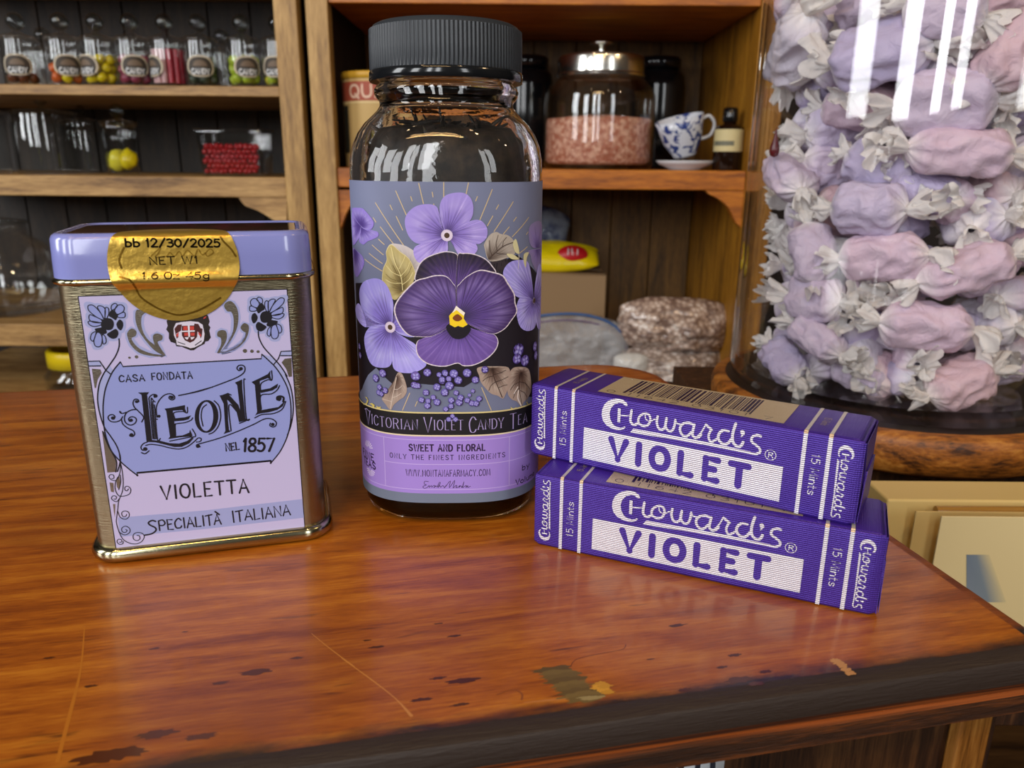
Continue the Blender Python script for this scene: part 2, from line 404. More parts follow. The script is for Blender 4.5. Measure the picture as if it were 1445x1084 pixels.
# ================================================================ MATERIALS
M = {}
M['print'] = principled('label_print', rough=0.42, attr='Col')
M['paper_print'] = principled('matte_label_print', rough=0.6, attr='Col', spec=0.35)
M['silver_print'] = principled('silver_foil_print', hx('#9a9284'), rough=0.32, metal=0.9, bump=(900, 0.3, 0.0002, (1, 1, 6)))
M['tin'] = principled('brushed_tin', hx('#a0967a'), rough=0.3, metal=1.0, bump=(260, 0.35, 0.0003, (1, 1, 14)), aniso=0.4)
M['tin_bead'] = principled('polished_tin', hx('#b5ae8e'), rough=0.16, metal=1.0, bump=(120, 0.1, 0.0003, (1, 1, 1)))
M['lid_paint'] = principled('lavender_lacquer', hx('#868dd0'), rough=0.22, coat=0.6, coat_rough=0.06, bump=(60, 0.05, 0.0004, (1, 1, 1)))
M['lid_top'] = principled('lid_top_glossy_print', hx('#3a3037'), rough=0.06, coat=1.0, coat_rough=0.03, var=(hx('#8a3058'), 60, (1, .4, 1), .52, .62))
M['gold'] = principled('gold_foil_sticker', hx('#e2b438'), rough=0.3, metal=0.85, bump=(420, 0.35, 0.0004, (1, 1, 1)), attr='Col')
M['cap'] = principled('black_plastic_cap', hx('#2b3036'), rough=0.42, bump=(500, 0.1, 0.0002, (1, 1, 1)))
M['cap_gloss'] = principled('black_plastic_glossy_rim', hx('#15171a'), rough=0.12)
M['glass'] = principled('clear_glass', (1, 1, 1, 1), rough=0.0, trans=1.0, ior=1.45, bump=(45, 0.25, 0.0009, (1, 1, 1)))
M['jar_glass'] = thin_glass('jar_glass', (0.95, 0.955, 0.95, 1))
M['big_glass'] = thin_glass('large_jar_glass', (0.985, 0.98, 0.985, 1), refl=0.9)
M['plastic_clear'] = thin_glass('clear_plastic', (0.9, 0.9, 0.9, 1), rough=0.05)
M['tea'] = principled('dark_tea_leaves', hx('#120e0c'), rough=0.55, var=(hx('#3a2c20'), 300, (1, 1, 1), .4, .7))

def foil_material():
    """purple wrapper with the fine woven emboss of the foil paper"""
    m, nt, out = mat('purple_foil_paper'); L = nt.links.new
    tc = N(nt, 'ShaderNodeTexCoord'); b = N(nt, 'ShaderNodeBsdfPrincipled')
    col_ = N(nt, 'ShaderNodeVertexColor', layer_name='Col')
    wz = N(nt, 'ShaderNodeTexWave', wave_type='BANDS', bands_direction='Z', i_Scale=3000 / 20.0 * 4.2, i_Distortion=0.6)
    wx = N(nt, 'ShaderNodeTexWave', wave_type='BANDS', bands_direction='X', i_Scale=3000 / 20.0 * 4.2, i_Distortion=0.6)
    wz.inputs['Detail Scale'].default_value = 3; wx.inputs['Detail Scale'].default_value = 3
    L(tc.outputs['Object'], wz.inputs['Vector']); L(tc.outputs['Object'], wx.inputs['Vector'])
    s = N(nt, 'ShaderNodeMath', operation='MULTIPLY_ADD'); s.inputs[1].default_value = 0.35
    L(wx.outputs['Fac'], s.inputs[0]); L(wz.outputs['Fac'], s.inputs[2])
    nz = N(nt, 'ShaderNodeTexNoise', i_Scale=150.0, i_Detail=4.0); L(tc.outputs['Object'], nz.inputs['Vector'])
    s2 = N(nt, 'ShaderNodeMath', operation='MULTIPLY_ADD'); s2.inputs[1].default_value = 3.0
    L(nz.outputs['Fac'], s2.inputs[0]); L(s.outputs[0], s2.inputs[2])
    bp = N(nt, 'ShaderNodeBump'); bp.inputs['Strength'].default_value = 0.55; bp.inputs['Distance'].default_value = 0.00012
    L(s2.outputs[0], bp.inputs['Height']); L(bp.outputs[0], b.inputs['Normal'])
    mx = N(nt, 'ShaderNodeMixRGB', blend_type='MULTIPLY'); mx.inputs[0].default_value = 1.0
    cr = N(nt, 'ShaderNodeValToRGB'); cr.color_ramp.elements[0].color = (.40, .38, .50, 1); cr.color_ramp.elements[0].position = .15
    cr.color_ramp.elements[1].color = (1, 1, 1, 1); cr.color_ramp.elements[1].position = .62
    L(wz.outputs['Fac'], cr.inputs[0]); L(col_.outputs[0], mx.inputs[1]); L(cr.outputs[0], mx.inputs[2]); L(mx.outputs[0], b.inputs['Base Color'])
    b.inputs['Roughness'].default_value = 0.42; b.inputs['Metallic'].default_value = 0.45
    b.inputs['Specular IOR Level'].default_value = 0.6
    L(b.outputs[0], out.inputs[0]); return m
M['foil'] = foil_material()

# ================================================================ CANDY TIN
TIN_O = Vector((-0.10064, 0.17647, 0)); TIN_R = 0.27645
TW, TH, TD = 0.0577, 0.0830, 0.036       # outer width, height, depth of the body
TX0 = -0.0053                            # left edge of the body in tin coordinates (label starts at x = 0)
tinM = Matrix.Translation(TIN_O) @ Matrix.Rotation(TIN_R, 4, 'Z')
tw = lambda p: tinM @ Vector(p)
ZBEAD = 0.0720                           # the rolled bead under the lid
def rrect(w, d, r, n=8, x0=0.0, y0=0.0):
    """rounded rectangle ring, counter clockwise seen from above, front edge y = y0"""
    P = []
    for cx, cy, a0 in ((x0 + w - r, y0 + r, -PI / 2), (x0 + w - r, y0 + d - r, 0), (x0 + r, y0 + d - r, PI / 2), (x0 + r, y0 + r, PI)):
        for i in range(n + 1):
            a = a0 + PI / 2 * i / n; P.append((cx + r * math.cos(a), cy + r * math.sin(a)))
    return P
def loft(mb, secs, w, d, r, x0, y0, mi=0, color=None, capt=False, capb=False, n=8):
    """secs: (z, inset)"""
    rows = []
    for z, ins in secs:
        rows.append([(x, y, z) for x, y in rrect(w - 2 * ins, d - 2 * ins, max(r - ins, .0006), n, x0 + ins, y0 + ins)])
    mb.grid(rows, closed_u=True, mi=mi, color=color)
    if capt: mb.add(rows[-1], [tuple(range(len(rows[-1])))], color, mi)
    if capb: mb.add(rows[0][::-1], [tuple(range(len(rows[0])))], color, mi)
def bead(mb, z, w, d, r, x0, y0, rad, rz=None, n=8, k=10):
    rows = []
    for i in range(k):
        a = 2 * PI * i / k; o = rad * math.cos(a); zz = z + (rz or rad) * math.sin(a)
        rows.append([(x, y, zz) for x, y in rrect(w + 2 * o, d + 2 * o, r + o, n, x0 - o, y0 - o)])
    mb.grid(rows, closed_u=True, closed_v=True)
CR = 0.0062
tin = thing('candy_tin', 'small lavender-lidded metal candy tin standing left of the glass bottle', 'candy tin', TIN_O, TIN_R)
b = MB(); loft(b, [(0.0022, 0), (0.006, 0), (0.03, 0), (ZBEAD, 0)], TW, TD, CR, TX0, 0, capt=True, capb=True)
b.build('body', M['tin'], tin, angle=50)
b = MB(); bead(b, 0.0021, TW, TD, CR, TX0, 0, 0.0018, 0.0021); b.build('bottom_rim', M['tin_bead'], tin)
b = MB(); bead(b, ZBEAD, TW, TD, CR, TX0, 0, 0.0013, 0.0009); b.build('lid_rim', M['tin_bead'], tin)
b = MB(); loft(b, [(ZBEAD + .0002, -.0006), (ZBEAD + .005, -.0005), (TH - .0014, -.0003), (TH - .0006, .0001), (TH - .0001, .0008), (TH, .0022), (TH - .0004, .0028)], TW, TD, CR, TX0, 0, capb=True)
b.build('lid', M['lid_paint'], tin)
b = MB(); loft(b, [(TH - .0006, .0027), (TH - .0003, .0030)], TW, TD, CR, TX0, 0, capt=True)
tag(b.build('lid_top_panel', M['lid_top'], tin), 'dark glossy printed panel on top of the lid')

# --- paper label on the front
Sf = lambda u, v, o: (u, -0.00012 - o, v)
A = Art(Sf, tw, (0.023, 0.037), step=1.5e-5)
K = hx('#15131c'); PALE = hx('#c2bde8'); BLUE = hx('#929edd'); BAND = hx('#9da6da'); HALO = hx('#a3acde')
z1 = (120, 500, 6.022); z2 = (250, 500, 6.022); z3 = (100, 400, 6.775); z4 = (260, 400, 6.775); z5 = (140, 640, 7.227); z6 = (280, 640, 7.225)
def PX(zz, pts):
    A.zo = zz; return [A.px(*p) for p in pts]
TLc, TRc = PX((0, 0, 1), [(111, 419), (404.4, 408.9)]); BRc, BLc = PX((0, 0, 1), [(429.5, 743.5), (164.2, 773.5)])
A.L = 0; e = .00022
A.poly([BLc + (-e, -e), BRc + (e, -e), TRc + (e, e), TLc + (-e, e)], K, raw=True)
A.L = 1; A.poly([BLc, BRc, TRc, TLc], PALE, raw=True)
mm = 0.001
innerL = PX(z1, [(445, 1030), (380, 980), (300, 910), (230, 830), (190, 740), (165, 640), (155, 520), (155, 420), (170, 310), (200, 220), (240, 140), (300, 65)])
innerR = PX(z2, [(720, 0), (770, 45), (835, 110), (890, 190), (935, 280), (960, 380), (968, 480), (962, 590), (935, 700), (890, 800), (850, 860), (795, 925)])
outerL = PX(z3, [(460, 525), (462, 600), (430, 690), (370, 780), (310, 870)]) + PX(z1, [(120, 260), (107, 380), (125, 500), (165, 620), (220, 700), (270, 780), (297, 860), (298, 920), (275, 1000)])
outerR = PX(z4, [(708, 455), (715, 520), (760, 610), (840, 700), (920, 790), (985, 890)]) + PX(z2, [(920, 170), (965, 280), (985, 400), (985, 500), (965, 610), (935, 690)])
iL = catmull(innerL, k=5); iR = catmull(innerR, k=5); oL = catmull(outerL, k=5); oR = catmull(outerR, k=5)
A.L = 2
nt_ = PX(z3, [(500, 795)]); nr_ = PX(z4, [(735, 720)]); bl_ = PX(z1, [(445, 1008)]); br_ = PX(z2, [(795, 905)])
A.poly([bl_[0]] + iL[1:] + nt_ + nr_ + iR[:-1] + br_, BLUE, raw=True)
A.poly(outerL[3:9] + innerL[5:11][::-1][0:0] + [innerL[5], innerL[6], innerL[7], innerL[8], innerL[9], innerL[10]], HALO, raw=True)
A.poly(outerR[3:12] + [innerR[8], innerR[7], innerR[6], innerR[5], innerR[4], innerR[3], innerR[2], innerR[1], innerR[0]], HALO, raw=True)
A.poly(PX(z5, [(190, 655), (1084, 580)]) + PX(z6, [(1055, 465), (1075, 655)]) + PX(z5, [(1084, 770), (215, 850)]), BAND, raw=True)
A.L = 3; w1 = .00032
for q in (iL, oL, iR, oR): A.stroke(q, w1, K, raw=True, smooth=False, cap=False)
A.stroke([iL[-1]] + nt_ + nr_ + [iR[0]], w1, K, raw=True, smooth=False)
A.stroke([iL[0]] + bl_ + br_ + [iR[-1]], .0005, K, raw=True, smooth=False)
def st(zz, lst, w=w1, **kw):
    A.zo = zz
    for l in lst: A.stroke(l, w, K, **kw)
def pl(zz, lst, c=K, **kw):
    A.zo = zz
    for l in lst: A.poly(l, c, **kw)
A.L = 4
# word LEONE
pl(z1, [[(450, 325), (545, 322), (528, 345), (570, 728), (640, 735), (720, 755), (800, 758), (870, 735), (915, 700), (922, 715), (885, 758), (820, 787), (760, 788), (680, 768), (600, 748), (523, 745), (480, 345)],
        [(675, 462), (742, 452), (775, 700), (705, 720), (722, 700), (690, 482)], [(700, 460), (850, 431), (850, 462), (864, 500), (825, 474), (740, 480)],
        [(755, 545), (800, 540), (850, 535), (903, 518), (880, 552), (840, 563), (758, 570)], [(715, 720), (725, 700), (830, 688), (885, 666), (892, 640), (914, 690), (905, 698), (800, 706)]])
st(z1, [[(530, 745), (495, 760), (475, 790), (490, 815), (515, 810)], [(480, 835), (510, 845), (545, 820)], [(515, 775), (560, 765), (640, 775), (720, 795), (800, 805), (870, 785), (930, 740), (960, 712), (985, 715), (985, 735), (965, 745)],
        [(578, 718), (548, 420), (545, 370), (575, 342), (605, 345), (610, 360), (590, 366)], [(590, 720), (562, 400), (575, 385)], [(603, 720), (576, 420), (595, 405)], [(640, 716), (615, 716), (590, 430)],
        [(612, 535), (605, 460), (625, 400), (670, 350), (720, 335), (755, 350), (762, 375), (740, 388), (715, 375), (720, 355), (742, 360)],
        [(500, 545), (490, 520), (450, 480), (420, 450), (408, 415), (420, 385), (445, 382), (458, 400), (440, 408)], [(482, 575), (500, 540)],
        [(440, 468), (390, 475), (350, 500), (335, 540), (345, 580), (385, 602), (425, 585), (437, 555), (420, 535), (390, 532), (370, 550), (380, 570), (395, 565)],
        [(295, 485), (305, 500), (330, 500), (350, 492)], [(320, 530), (300, 560), (260, 575), (220, 570), (197, 545), (205, 520), (235, 513), (255, 530), (245, 548)],
        [(310, 545), (320, 590), (360, 625), (410, 650), (422, 680), (405, 698), (380, 692), (388, 676)],
        [(762, 545), (756, 497), (830, 486), (868, 498), (870, 450)], [(770, 685), (766, 602), (778, 590), (850, 580), (900, 560), (915, 540)], [(912, 635), (940, 695), (880, 706), (720, 738)], [(795, 350), (900, 328), (1084, 278)]], w=.0003)
for c, r in (((512, 805), 16), ((438, 402), 12), ((238, 542), 14), ((392, 560), 13), ((395, 684), 14), ((738, 366), 14), ((628, 526), 12), ((596, 356), 13), ((612, 552), 6), ((965, 780), 12), ((950, 745), 6), ((300, 492), 8)): A.disc(c, r / 6.022 * .000195, K)
A.zo = z2
for rx, ry, cx_, c_, L_ in ((101, 140, 250, K, 4), (60, 124, 247, BLUE, 5)):
    A.L = L_; A.poly([(cx_ + rx * math.cos(t * PI / 16), 528 + ry * math.sin(t * PI / 16) + (rx * math.cos(t * PI / 16)) * -.05) for t in range(32)], c_)
A.L = 6
pl(z2, [[(360, 350), (415, 338), (430, 420), (432, 560), (440, 640), (455, 657), (395, 677), (410, 650), (395, 420)], [(375, 348), (430, 328), (448, 352), (520, 430), (565, 562), (525, 573), (500, 470), (440, 398)],
        [(490, 240), (552, 213), (553, 290), (580, 545), (607, 555), (525, 577), (545, 550), (510, 262)],
        [(632, 235), (700, 203), (716, 480), (660, 524), (680, 490), (660, 260)], [(660, 230), (700, 203), (770, 168), (792, 138), (790, 180), (802, 220), (770, 202), (700, 227)],
        [(705, 304), (790, 288), (857, 248), (850, 282), (810, 307), (710, 329)], [(665, 515), (695, 478), (790, 460), (860, 448), (898, 412), (905, 375), (915, 400), (897, 442), (850, 472), (780, 492), (710, 502)]])
st(z2, [[(220, 610), (205, 530), (215, 460), (250, 428)], [(315, 395), (355, 440), (370, 530), (350, 610), (310, 660), (270, 678)], [(458, 650), (440, 430), (515, 495)], [(577, 212), (566, 240), (587, 540), (614, 550), (530, 586)],
        [(710, 318), (712, 250), (770, 216), (806, 216), (802, 140)], [(715, 465), (710, 352), (800, 336), (850, 302), (870, 265)], [(660, 540), (720, 512), (820, 502), (892, 466), (922, 400)], [(430, 332), (458, 346)],
        [(15, 350), (200, 310), (400, 240), (520, 190), (570, 150), (575, 110), (550, 92), (520, 98), (508, 120), (525, 138), (545, 130)],
        [(190, 760), (350, 715), (500, 660), (650, 595), (740, 550), (800, 548), (840, 575), (838, 605), (815, 618), (788, 605), (792, 585)], [(190, 760), (165, 770), (170, 790), (195, 785)]], w=.0003)
st(z2, [[(900, 402), (905, 370), (880, 356), (852, 362), (850, 383), (870, 390)]], w=.0005)
for c, r in (((542, 122), 14), ((868, 376), 17), ((812, 596), 14)): A.disc(c, r / 6.022 * .000195, K)
# small lettering
def wr(text, zz, a, zb, b_, hpx, w, **kw):
    A.zo = zz; p = A.px(*a); q = A.px(a[0], a[1] - hpx); A.zo = zb; r = A.px(*b_)
    write(A, text, p, r, float(np.hypot(*(q - p))), w, K, **kw)
wr('CASA', z1, (292, 235), z1, (508, 226), 55, .00028, gap=.32, jitter=.04); wr('FONDATA', z1, (568, 218), z1, (912, 204), 58, .00028, gap=.36, jitter=.04)
wr('VIOLETTA', z5, (640, 470), z6, (512, 394), 138, .00048, gap=.35, jitter=.02)
wr('PECIALITA', z5, (612, 785), z6, (232, 715), 100, .00036, gap=.22, jitter=.05); wr('ITALIANA', z6, (350, 700), z6, (938, 626), 108, .00036, gap=.22, jitter=.05)
st(z5, [[(575, 692), (540, 682), (502, 705), (520, 730), (570, 755), (578, 785), (535, 818), (465, 832)]], w=.0004); st(z6, [[(170, 592), (212, 622)]], w=.0004)
wr('NEL', z2, (415, 820), z2, (530, 808), 60, .00036, gap=.25, jitter=.04); wr('1857', z2, (555, 824), z2, (822, 822), 108, .0006, gap=.12, slant=.05)
# bees
bee = [[(165, 215), (200, 205), (240, 230), (290, 290), (315, 345), (270, 335), (210, 295), (170, 255)], [(255, 225), (290, 215), (325, 240), (330, 290), (318, 340), (290, 290)], [(330, 235), (360, 240), (362, 290), (345, 330), (328, 330)],
       [(180, 300), (215, 310), (290, 345), (290, 375), (210, 370), (175, 340)], [(175, 360), (290, 378), (280, 400), (220, 412), (175, 390)], [(388, 250), (390, 210), (425, 190), (445, 215), (410, 250)],
       [(420, 255), (440, 215), (480, 203), (510, 230), (500, 270), (450, 295), (425, 280)], [(450, 300), (505, 275), (520, 295), (510, 325), (455, 325)], [(240, 460), (200, 480), (188, 530), (215, 550), (240, 480)],
       [(250, 470), (285, 480), (300, 530), (290, 590), (260, 607), (230, 590), (222, 540)], [(300, 490), (330, 510), (338, 560), (315, 580), (305, 560)]]
blob = [[(412, 388), (395, 435), (352, 446), (300, 425), (288, 385), (310, 345), (352, 330), (395, 345)], [(380, 260), (420, 262), (445, 310), (430, 350), (395, 330), (365, 310)], [(468, 345), (495, 365), (500, 405), (480, 447), (450, 430), (436, 390), (450, 360)],
        [(345, 490), (380, 460), (430, 435), (455, 470), (440, 515), (395, 528)], [(230, 435), (280, 422), (320, 422), (345, 470), (305, 485), (250, 465)]]
for zz, fn_ in ((z3, lambda p: p), (z4, lambda p: (780 - (p[0] - 352) * .93, 320 + (p[1] - 388) * .97 - (p[0] - 352) * -.03))):
    A.zo = zz; ip = .001 * .0286
    A.L = 2
    for c in bee + blob:
        cx_ = sum(p[0] for p in c) / len(c); cy_ = sum(p[1] for p in c) / len(c)
        A.poly([fn_((cx_ + (p[0] - cx_) * 1.35 + (14 if p[0] > cx_ else -14), cy_ + (p[1] - cy_) * 1.3 + (10 if p[1] > cy_ else -10))) for p in c], HALO, smooth=True, k=3)
    A.L = 4
    for c in bee: A.poly([fn_(p) for p in c], BLUE, smooth=True)
    A.L = 5
    for c in bee: A.stroke([fn_(p) for p in c], .00022, K, closed=True)
    A.L = 6
    for c in blob: A.poly([fn_(p) for p in c], K, smooth=True)
# tabs, silver ornaments
A.L = 3
pl(z3, [[(170, 745), (275, 742), (300, 788), (175, 790)]], HALO); pl(z4, [[(1025, 645), (925, 650), (918, 690), (1025, 690)]], HALO)
A.L = 5
st(z3, [[(170, 745), (275, 742), (335, 830), (385, 870)], [(175, 790), (285, 788)]], smooth=False, w=.00028); st(z4, [[(1022, 645), (925, 650), (900, 720), (855, 775)], [(1022, 690), (922, 690)]], smooth=False, w=.00028)
sil = [(z3, [[(200, 815), (280, 820), (295, 855), (255, 920), (240, 1000), (228, 1000)],
             [(720, 270), (650, 250), (620, 270), (620, 360), (650, 450), (710, 540), (800, 640), (900, 692), (830, 610), (740, 540), (690, 460), (672, 380), (680, 310)],
             [(540, 470), (580, 430), (625, 455), (620, 500), (580, 530), (640, 610), (740, 660), (890, 697), (760, 692), (650, 660), (575, 590), (545, 520)], [(785, 500), (825, 478), (875, 500), (870, 540), (830, 560), (860, 620), (905, 690), (830, 640), (795, 570)]]),
       (z4, [[(930, 755), (960, 720), (1025, 712), (1030, 890), (1000, 895), (975, 820)],
             [(380, 210), (425, 168), (470, 185), (505, 240), (518, 320), (505, 420), (465, 510), (400, 600), (345, 662), (420, 560), (465, 460), (472, 340), (450, 275), (410, 265)],
             [(355, 445), (395, 455), (408, 500), (395, 560), (350, 640), (345, 662), (315, 662), (350, 590), (350, 525), (318, 505), (318, 465)], [(570, 380), (610, 395), (618, 440), (595, 520), (540, 590), (450, 640), (350, 664), (480, 620), (560, 550), (590, 480), (560, 455), (538, 420)]]),
       (z1, [[(145, 655), (160, 660), (200, 780), (263, 910), (258, 1000), (190, 1005)]]), (z5, [[(105, 295), (145, 300), (150, 395), (120, 390)], [(140, 515), (165, 515), (160, 650), (150, 600)], [(175, 280), (205, 225), (215, 290), (200, 365), (180, 340)]])]
for zz, ls in sil:
    A.zo = zz
    for i, l in enumerate(ls):
        if zz in (z3, z4) and i > 0: A.L = 2; A.stroke(l, .0011, HALO, closed=True, smooth=False, cap=False)
        A.L = 4; A.poly(l, hx('#8a8273'), mi=1, smooth=(i > 0 and zz in (z3, z4)))
A.zo = z4
for x, y, r in ((580, 645, 18), (647, 648, 15), (706, 652, 13)): A.disc((x, y), r * .0000285, hx('#8a8273'), mi=1)
A.zo = z3
for x, y, r in ((560, 710, 10), (628, 702, 14)): A.disc((x, y), r * .0000285, hx('#8a8273'), mi=1)
A.L = 5
st(z1, [[(150, 655), (200, 780), (266, 905), (262, 1000)]], w=.0003)
st(z5, [[(205, 0), (215, 80), (235, 180), (245, 300), (235, 390), (200, 480), (190, 560), (180, 640), (175, 700), (200, 790), (240, 870), (300, 910), (370, 922), (430, 900), (460, 850), (440, 815), (390, 805), (350, 825), (350, 870), (385, 888), (415, 870), (410, 840), (385, 835)],
        [(220, 80), (210, 200), (175, 270), (130, 270), (100, 240), (115, 215), (145, 220), (150, 250), (130, 255)], [(190, 240), (165, 300), (165, 370), (200, 430), (260, 432), (310, 410), (322, 365), (295, 335), (265, 340), (262, 370), (285, 380), (298, 360)],
        [(215, 220), (220, 290), (200, 370)], [(205, 460), (180, 490), (145, 480), (125, 455), (145, 430), (175, 440), (170, 465), (150, 462)], [(190, 590), (215, 650), (270, 670), (305, 640), (300, 600), (260, 585), (230, 605), (240, 640), (270, 640), (280, 620)],
        [(200, 800), (260, 830), (310, 805), (310, 765), (270, 740), (232, 760), (235, 795), (265, 805), (285, 785), (270, 775)], [(245, 895), (240, 920), (205, 925), (182, 900), (195, 875), (225, 878), (230, 900), (210, 905)]], w=.0002, k=4)
# crest
zc = (230, 440, 18.06); A.L = 2
pl(zc, [[(90, 230), (300, 60), (1100, 60), (1150, 100), (1190, 250), (1160, 330), (1210, 400), (1180, 480), (1220, 660), (1150, 750), (1080, 760), (1060, 820), (900, 900), (790, 980), (700, 985), (560, 930), (480, 890), (340, 880), (310, 800), (200, 770), (150, 680), (150, 540), (80, 450), (120, 360)]], hx('#2a2220'))
A.L = 3; pl(zc, [[(270, 420), (330, 290), (480, 260), (700, 240), (900, 260), (1010, 330), (1060, 560), (1040, 740), (980, 820), (800, 910), (700, 930), (600, 890), (350, 840), (340, 730), (280, 600)]], hx('#d9d6ec'))
A.L = 4; pl(zc, [[(480, 360), (800, 345), (880, 500), (870, 640), (790, 740), (690, 790), (560, 730), (480, 600)], [(380, 330), (480, 320), (460, 480), (330, 560), (400, 640), (350, 690), (310, 520), (290, 430)], [(800, 300), (900, 310), (960, 420), (1010, 430), (990, 620), (960, 680), (920, 550), (860, 470), (790, 380)]], hx('#4a2020'))
st(zc, [[(180, 620), (230, 680), (180, 720), (290, 790)], [(1100, 450), (1130, 560), (1180, 640), (1080, 700)], [(380, 770), (560, 830)], [(820, 850), (980, 740)]], w=.0002)
A.L = 5; pl(zc, [[(520, 370), (625, 370), (625, 470), (520, 470)], [(685, 370), (790, 370), (790, 460), (690, 470)], [(540, 535), (640, 530), (645, 610), (545, 615)], [(700, 535), (810, 530), (805, 610), (705, 610)], [(350, 560), (400, 520), (390, 640), (330, 620)], [(910, 510), (980, 600), (960, 640), (900, 560)], [(1030, 150), (1110, 110), (1090, 150), (1040, 185)]], hx('#c8443c'))
pl(zc, [[(630, 350), (680, 350), (690, 640), (650, 640)], [(480, 485), (810, 470), (810, 505), (480, 515)], [(550, 650), (660, 645), (630, 710), (590, 700)], [(700, 645), (810, 640), (770, 690), (720, 710)]], hx('#e4e1f0'))
tag(A.build('front_label', [M['print'], M['silver_print']], tin), 'lilac and blue paper label with black lettering')

# --- gold foil seal folded over lid and body
cA = Art(lambda u, v, o: (u, -0.0006 - o, v), tw, (0.02, 0.075)); cA.zo = (0, 0, 1)
sL = cA.px(151.5, 372); sR = cA.px(337, 360); sB = Art(Sf, tw, (0.02, 0.06)); sB.zo = (0, 0, 1); sb = sB.px(243, 452)
SCu = (sL[0] + sR[0]) / 2; SRr = (sR[0] - sL[0]) / 2
path = [(.014, TH + .00015), (.0035, TH + .00015), (.0016, TH + .00012), (.0004, TH - .0002), (-.0005, TH - .0012), (-.0008, ZBEAD + .0022), (-.0016, ZBEAD + .0008), (-.0016, ZBEAD - .0005), (-.0008, ZBEAD - .0013), (-.00032, ZBEAD - .0018), (-.0003, .03)]
cum = [0]
for i in range(1, len(path)): cum.append(cum[-1] + math.hypot(path[i][0] - path[i - 1][0], path[i][1] - path[i - 1][1]))
def atpath(s_):
    s_ = max(0, min(cum[-1] - 1e-9, s_))
    for i in range(len(cum) - 1):
        if s_ <= cum[i + 1]:
            t = (s_ - cum[i]) / (cum[i + 1] - cum[i]); a, b_ = path[i], path[i + 1]
            return a[0] + (b_[0] - a[0]) * t, a[1] + (b_[1] - a[1]) * t, (b_[0] - a[0], b_[1] - a[1])
def s_of_z(z_):      # arc length where the front path passes height z
    lo, hi = cum[4], cum[-1]
    for _ in range(40):
        m_ = (lo + hi) / 2
        if atpath(m_)[1] > z_: lo = m_
        else: hi = m_
    return lo
sbot = s_of_z(sb[1]); SC0 = sbot - SRr * .99
def Ss(u, v, o):     # v counts downwards along the path
    y_, z_, t = atpath(v); l = math.hypot(*t); n_ = (t[1] / l, -t[0] / l)
    return (u, y_ + n_[0] * o, z_ + n_[1] * o)
def Ssd(u, v, o):    # same sheet measured upwards so lettering is upright
    return Ss(u, -v, o)
G = Art(Ssd, tw, (SCu, -SC0), step=2.5e-5, lim=None)
GOLD = hx('#e3bb55'); b = G.mb
rings = 40; seg = 72; vs = []; cs = []; fs = []
for i in range(rings + 1):
    r = i / rings
    for j in range(seg):
        a = 2 * PI * j / seg; uu = SCu + SRr * r * math.cos(a); vv = SC0 + SRr * r * math.sin(a)
        wob = .00003 * noise.noise(Vector((uu * 900, vv * 900, 0)))
        vs.append(Ss(uu, vv, .00006 + wob)); cs.append(GOLD)
for i in range(rings):
    for j in range(seg): fs.append((i * seg + j, (i + 1) * seg + j, (i + 1) * seg + (j + 1) % seg, i * seg + (j + 1) % seg)[::-1])
b.add(vs, fs, cs)
G.L = 5; G.zo = (120, 330, 6.02)
DG = hx('#8c6a22')
def gpt(x, y):
    """photo reading on lid side or body side -> sheet coordinates"""
    X_, Y_ = G.zo[0] + x / G.zo[2], G.zo[1] + y / G.zo[2]
    q = Art(lambda u, v, o: (u, -0.0008 if v > ZBEAD else -.0004, v), tw, (.02, .074)); q.zo = (0, 0, 1); p = q.px(X_, Y_)
    return np.array([p[0], -s_of_z(p[1])])
def gw(t, a, b_, h, w, c, **kw):
    p, q, r = gpt(*a), gpt(*b_), gpt(a[0], a[1] - h); write(G, t, p, q, float(np.hypot(*(r - p))), w, c, **kw)
gw('bb_12/30/2025', (340, 110), (1150, 112), 66, .00042, hx('#20180c'), gap=.18)
gw('NET_W1', (550, 262), (965, 250), 62, .0003, hx('#3a2c14'), gap=.25)
gw('1.6_Oz_45g', (490, 378), (1060, 378), 50, .00028, hx('#3a2c14'), gap=.2)
G.L = 4
for l in ([(300, 365), (400, 400), (460, 520), (560, 600), (680, 660), (800, 690), (940, 660), (1060, 600), (1150, 545)], [(1150, 10), (1180, 70), (1240, 130), (1280, 190)], [(330, 120), (290, 220), (310, 290)]):
    G.stroke([gpt(*p) for p in l], .00045, DG, raw=True)
G.stroke([gpt(*p) for p in [(560, 190), (640, 120), (620, 170), (600, 200), (690, 190), (720, 160), (760, 190), (800, 150), (830, 190), (870, 140), (930, 190), (960, 130), (1000, 180), (1060, 130), (1090, 160), (1040, 190), (1020, 160)]], .0003, hx('#b08a34'), raw=True, k=4)
tag(G.build('seal_sticker', M['gold'], tin), 'round gold foil seal folded over the lid edge')

# ================================================================ TEA BOTTLE
BC = Vector((-0.0186, 0.2247, 0)); BYAW = 0.03
bm_ = Matrix.Translation(BC) @ Matrix.Rotation(BYAW, 4, 'Z'); bw = lambda p: bm_ @ Vector(p)
BA, BN = 0.0263, 3.0
def sec(a, n, N_=144, z=0.0):
    P = []
    for i in range(N_):
        t = 2 * PI * i / N_ - PI / 2; c, s_ = math.cos(t), math.sin(t)
        P.append((a * math.copysign(abs(c) ** (2 / n), c), a * math.copysign(abs(s_) ** (2 / n), s_), z))
    return P
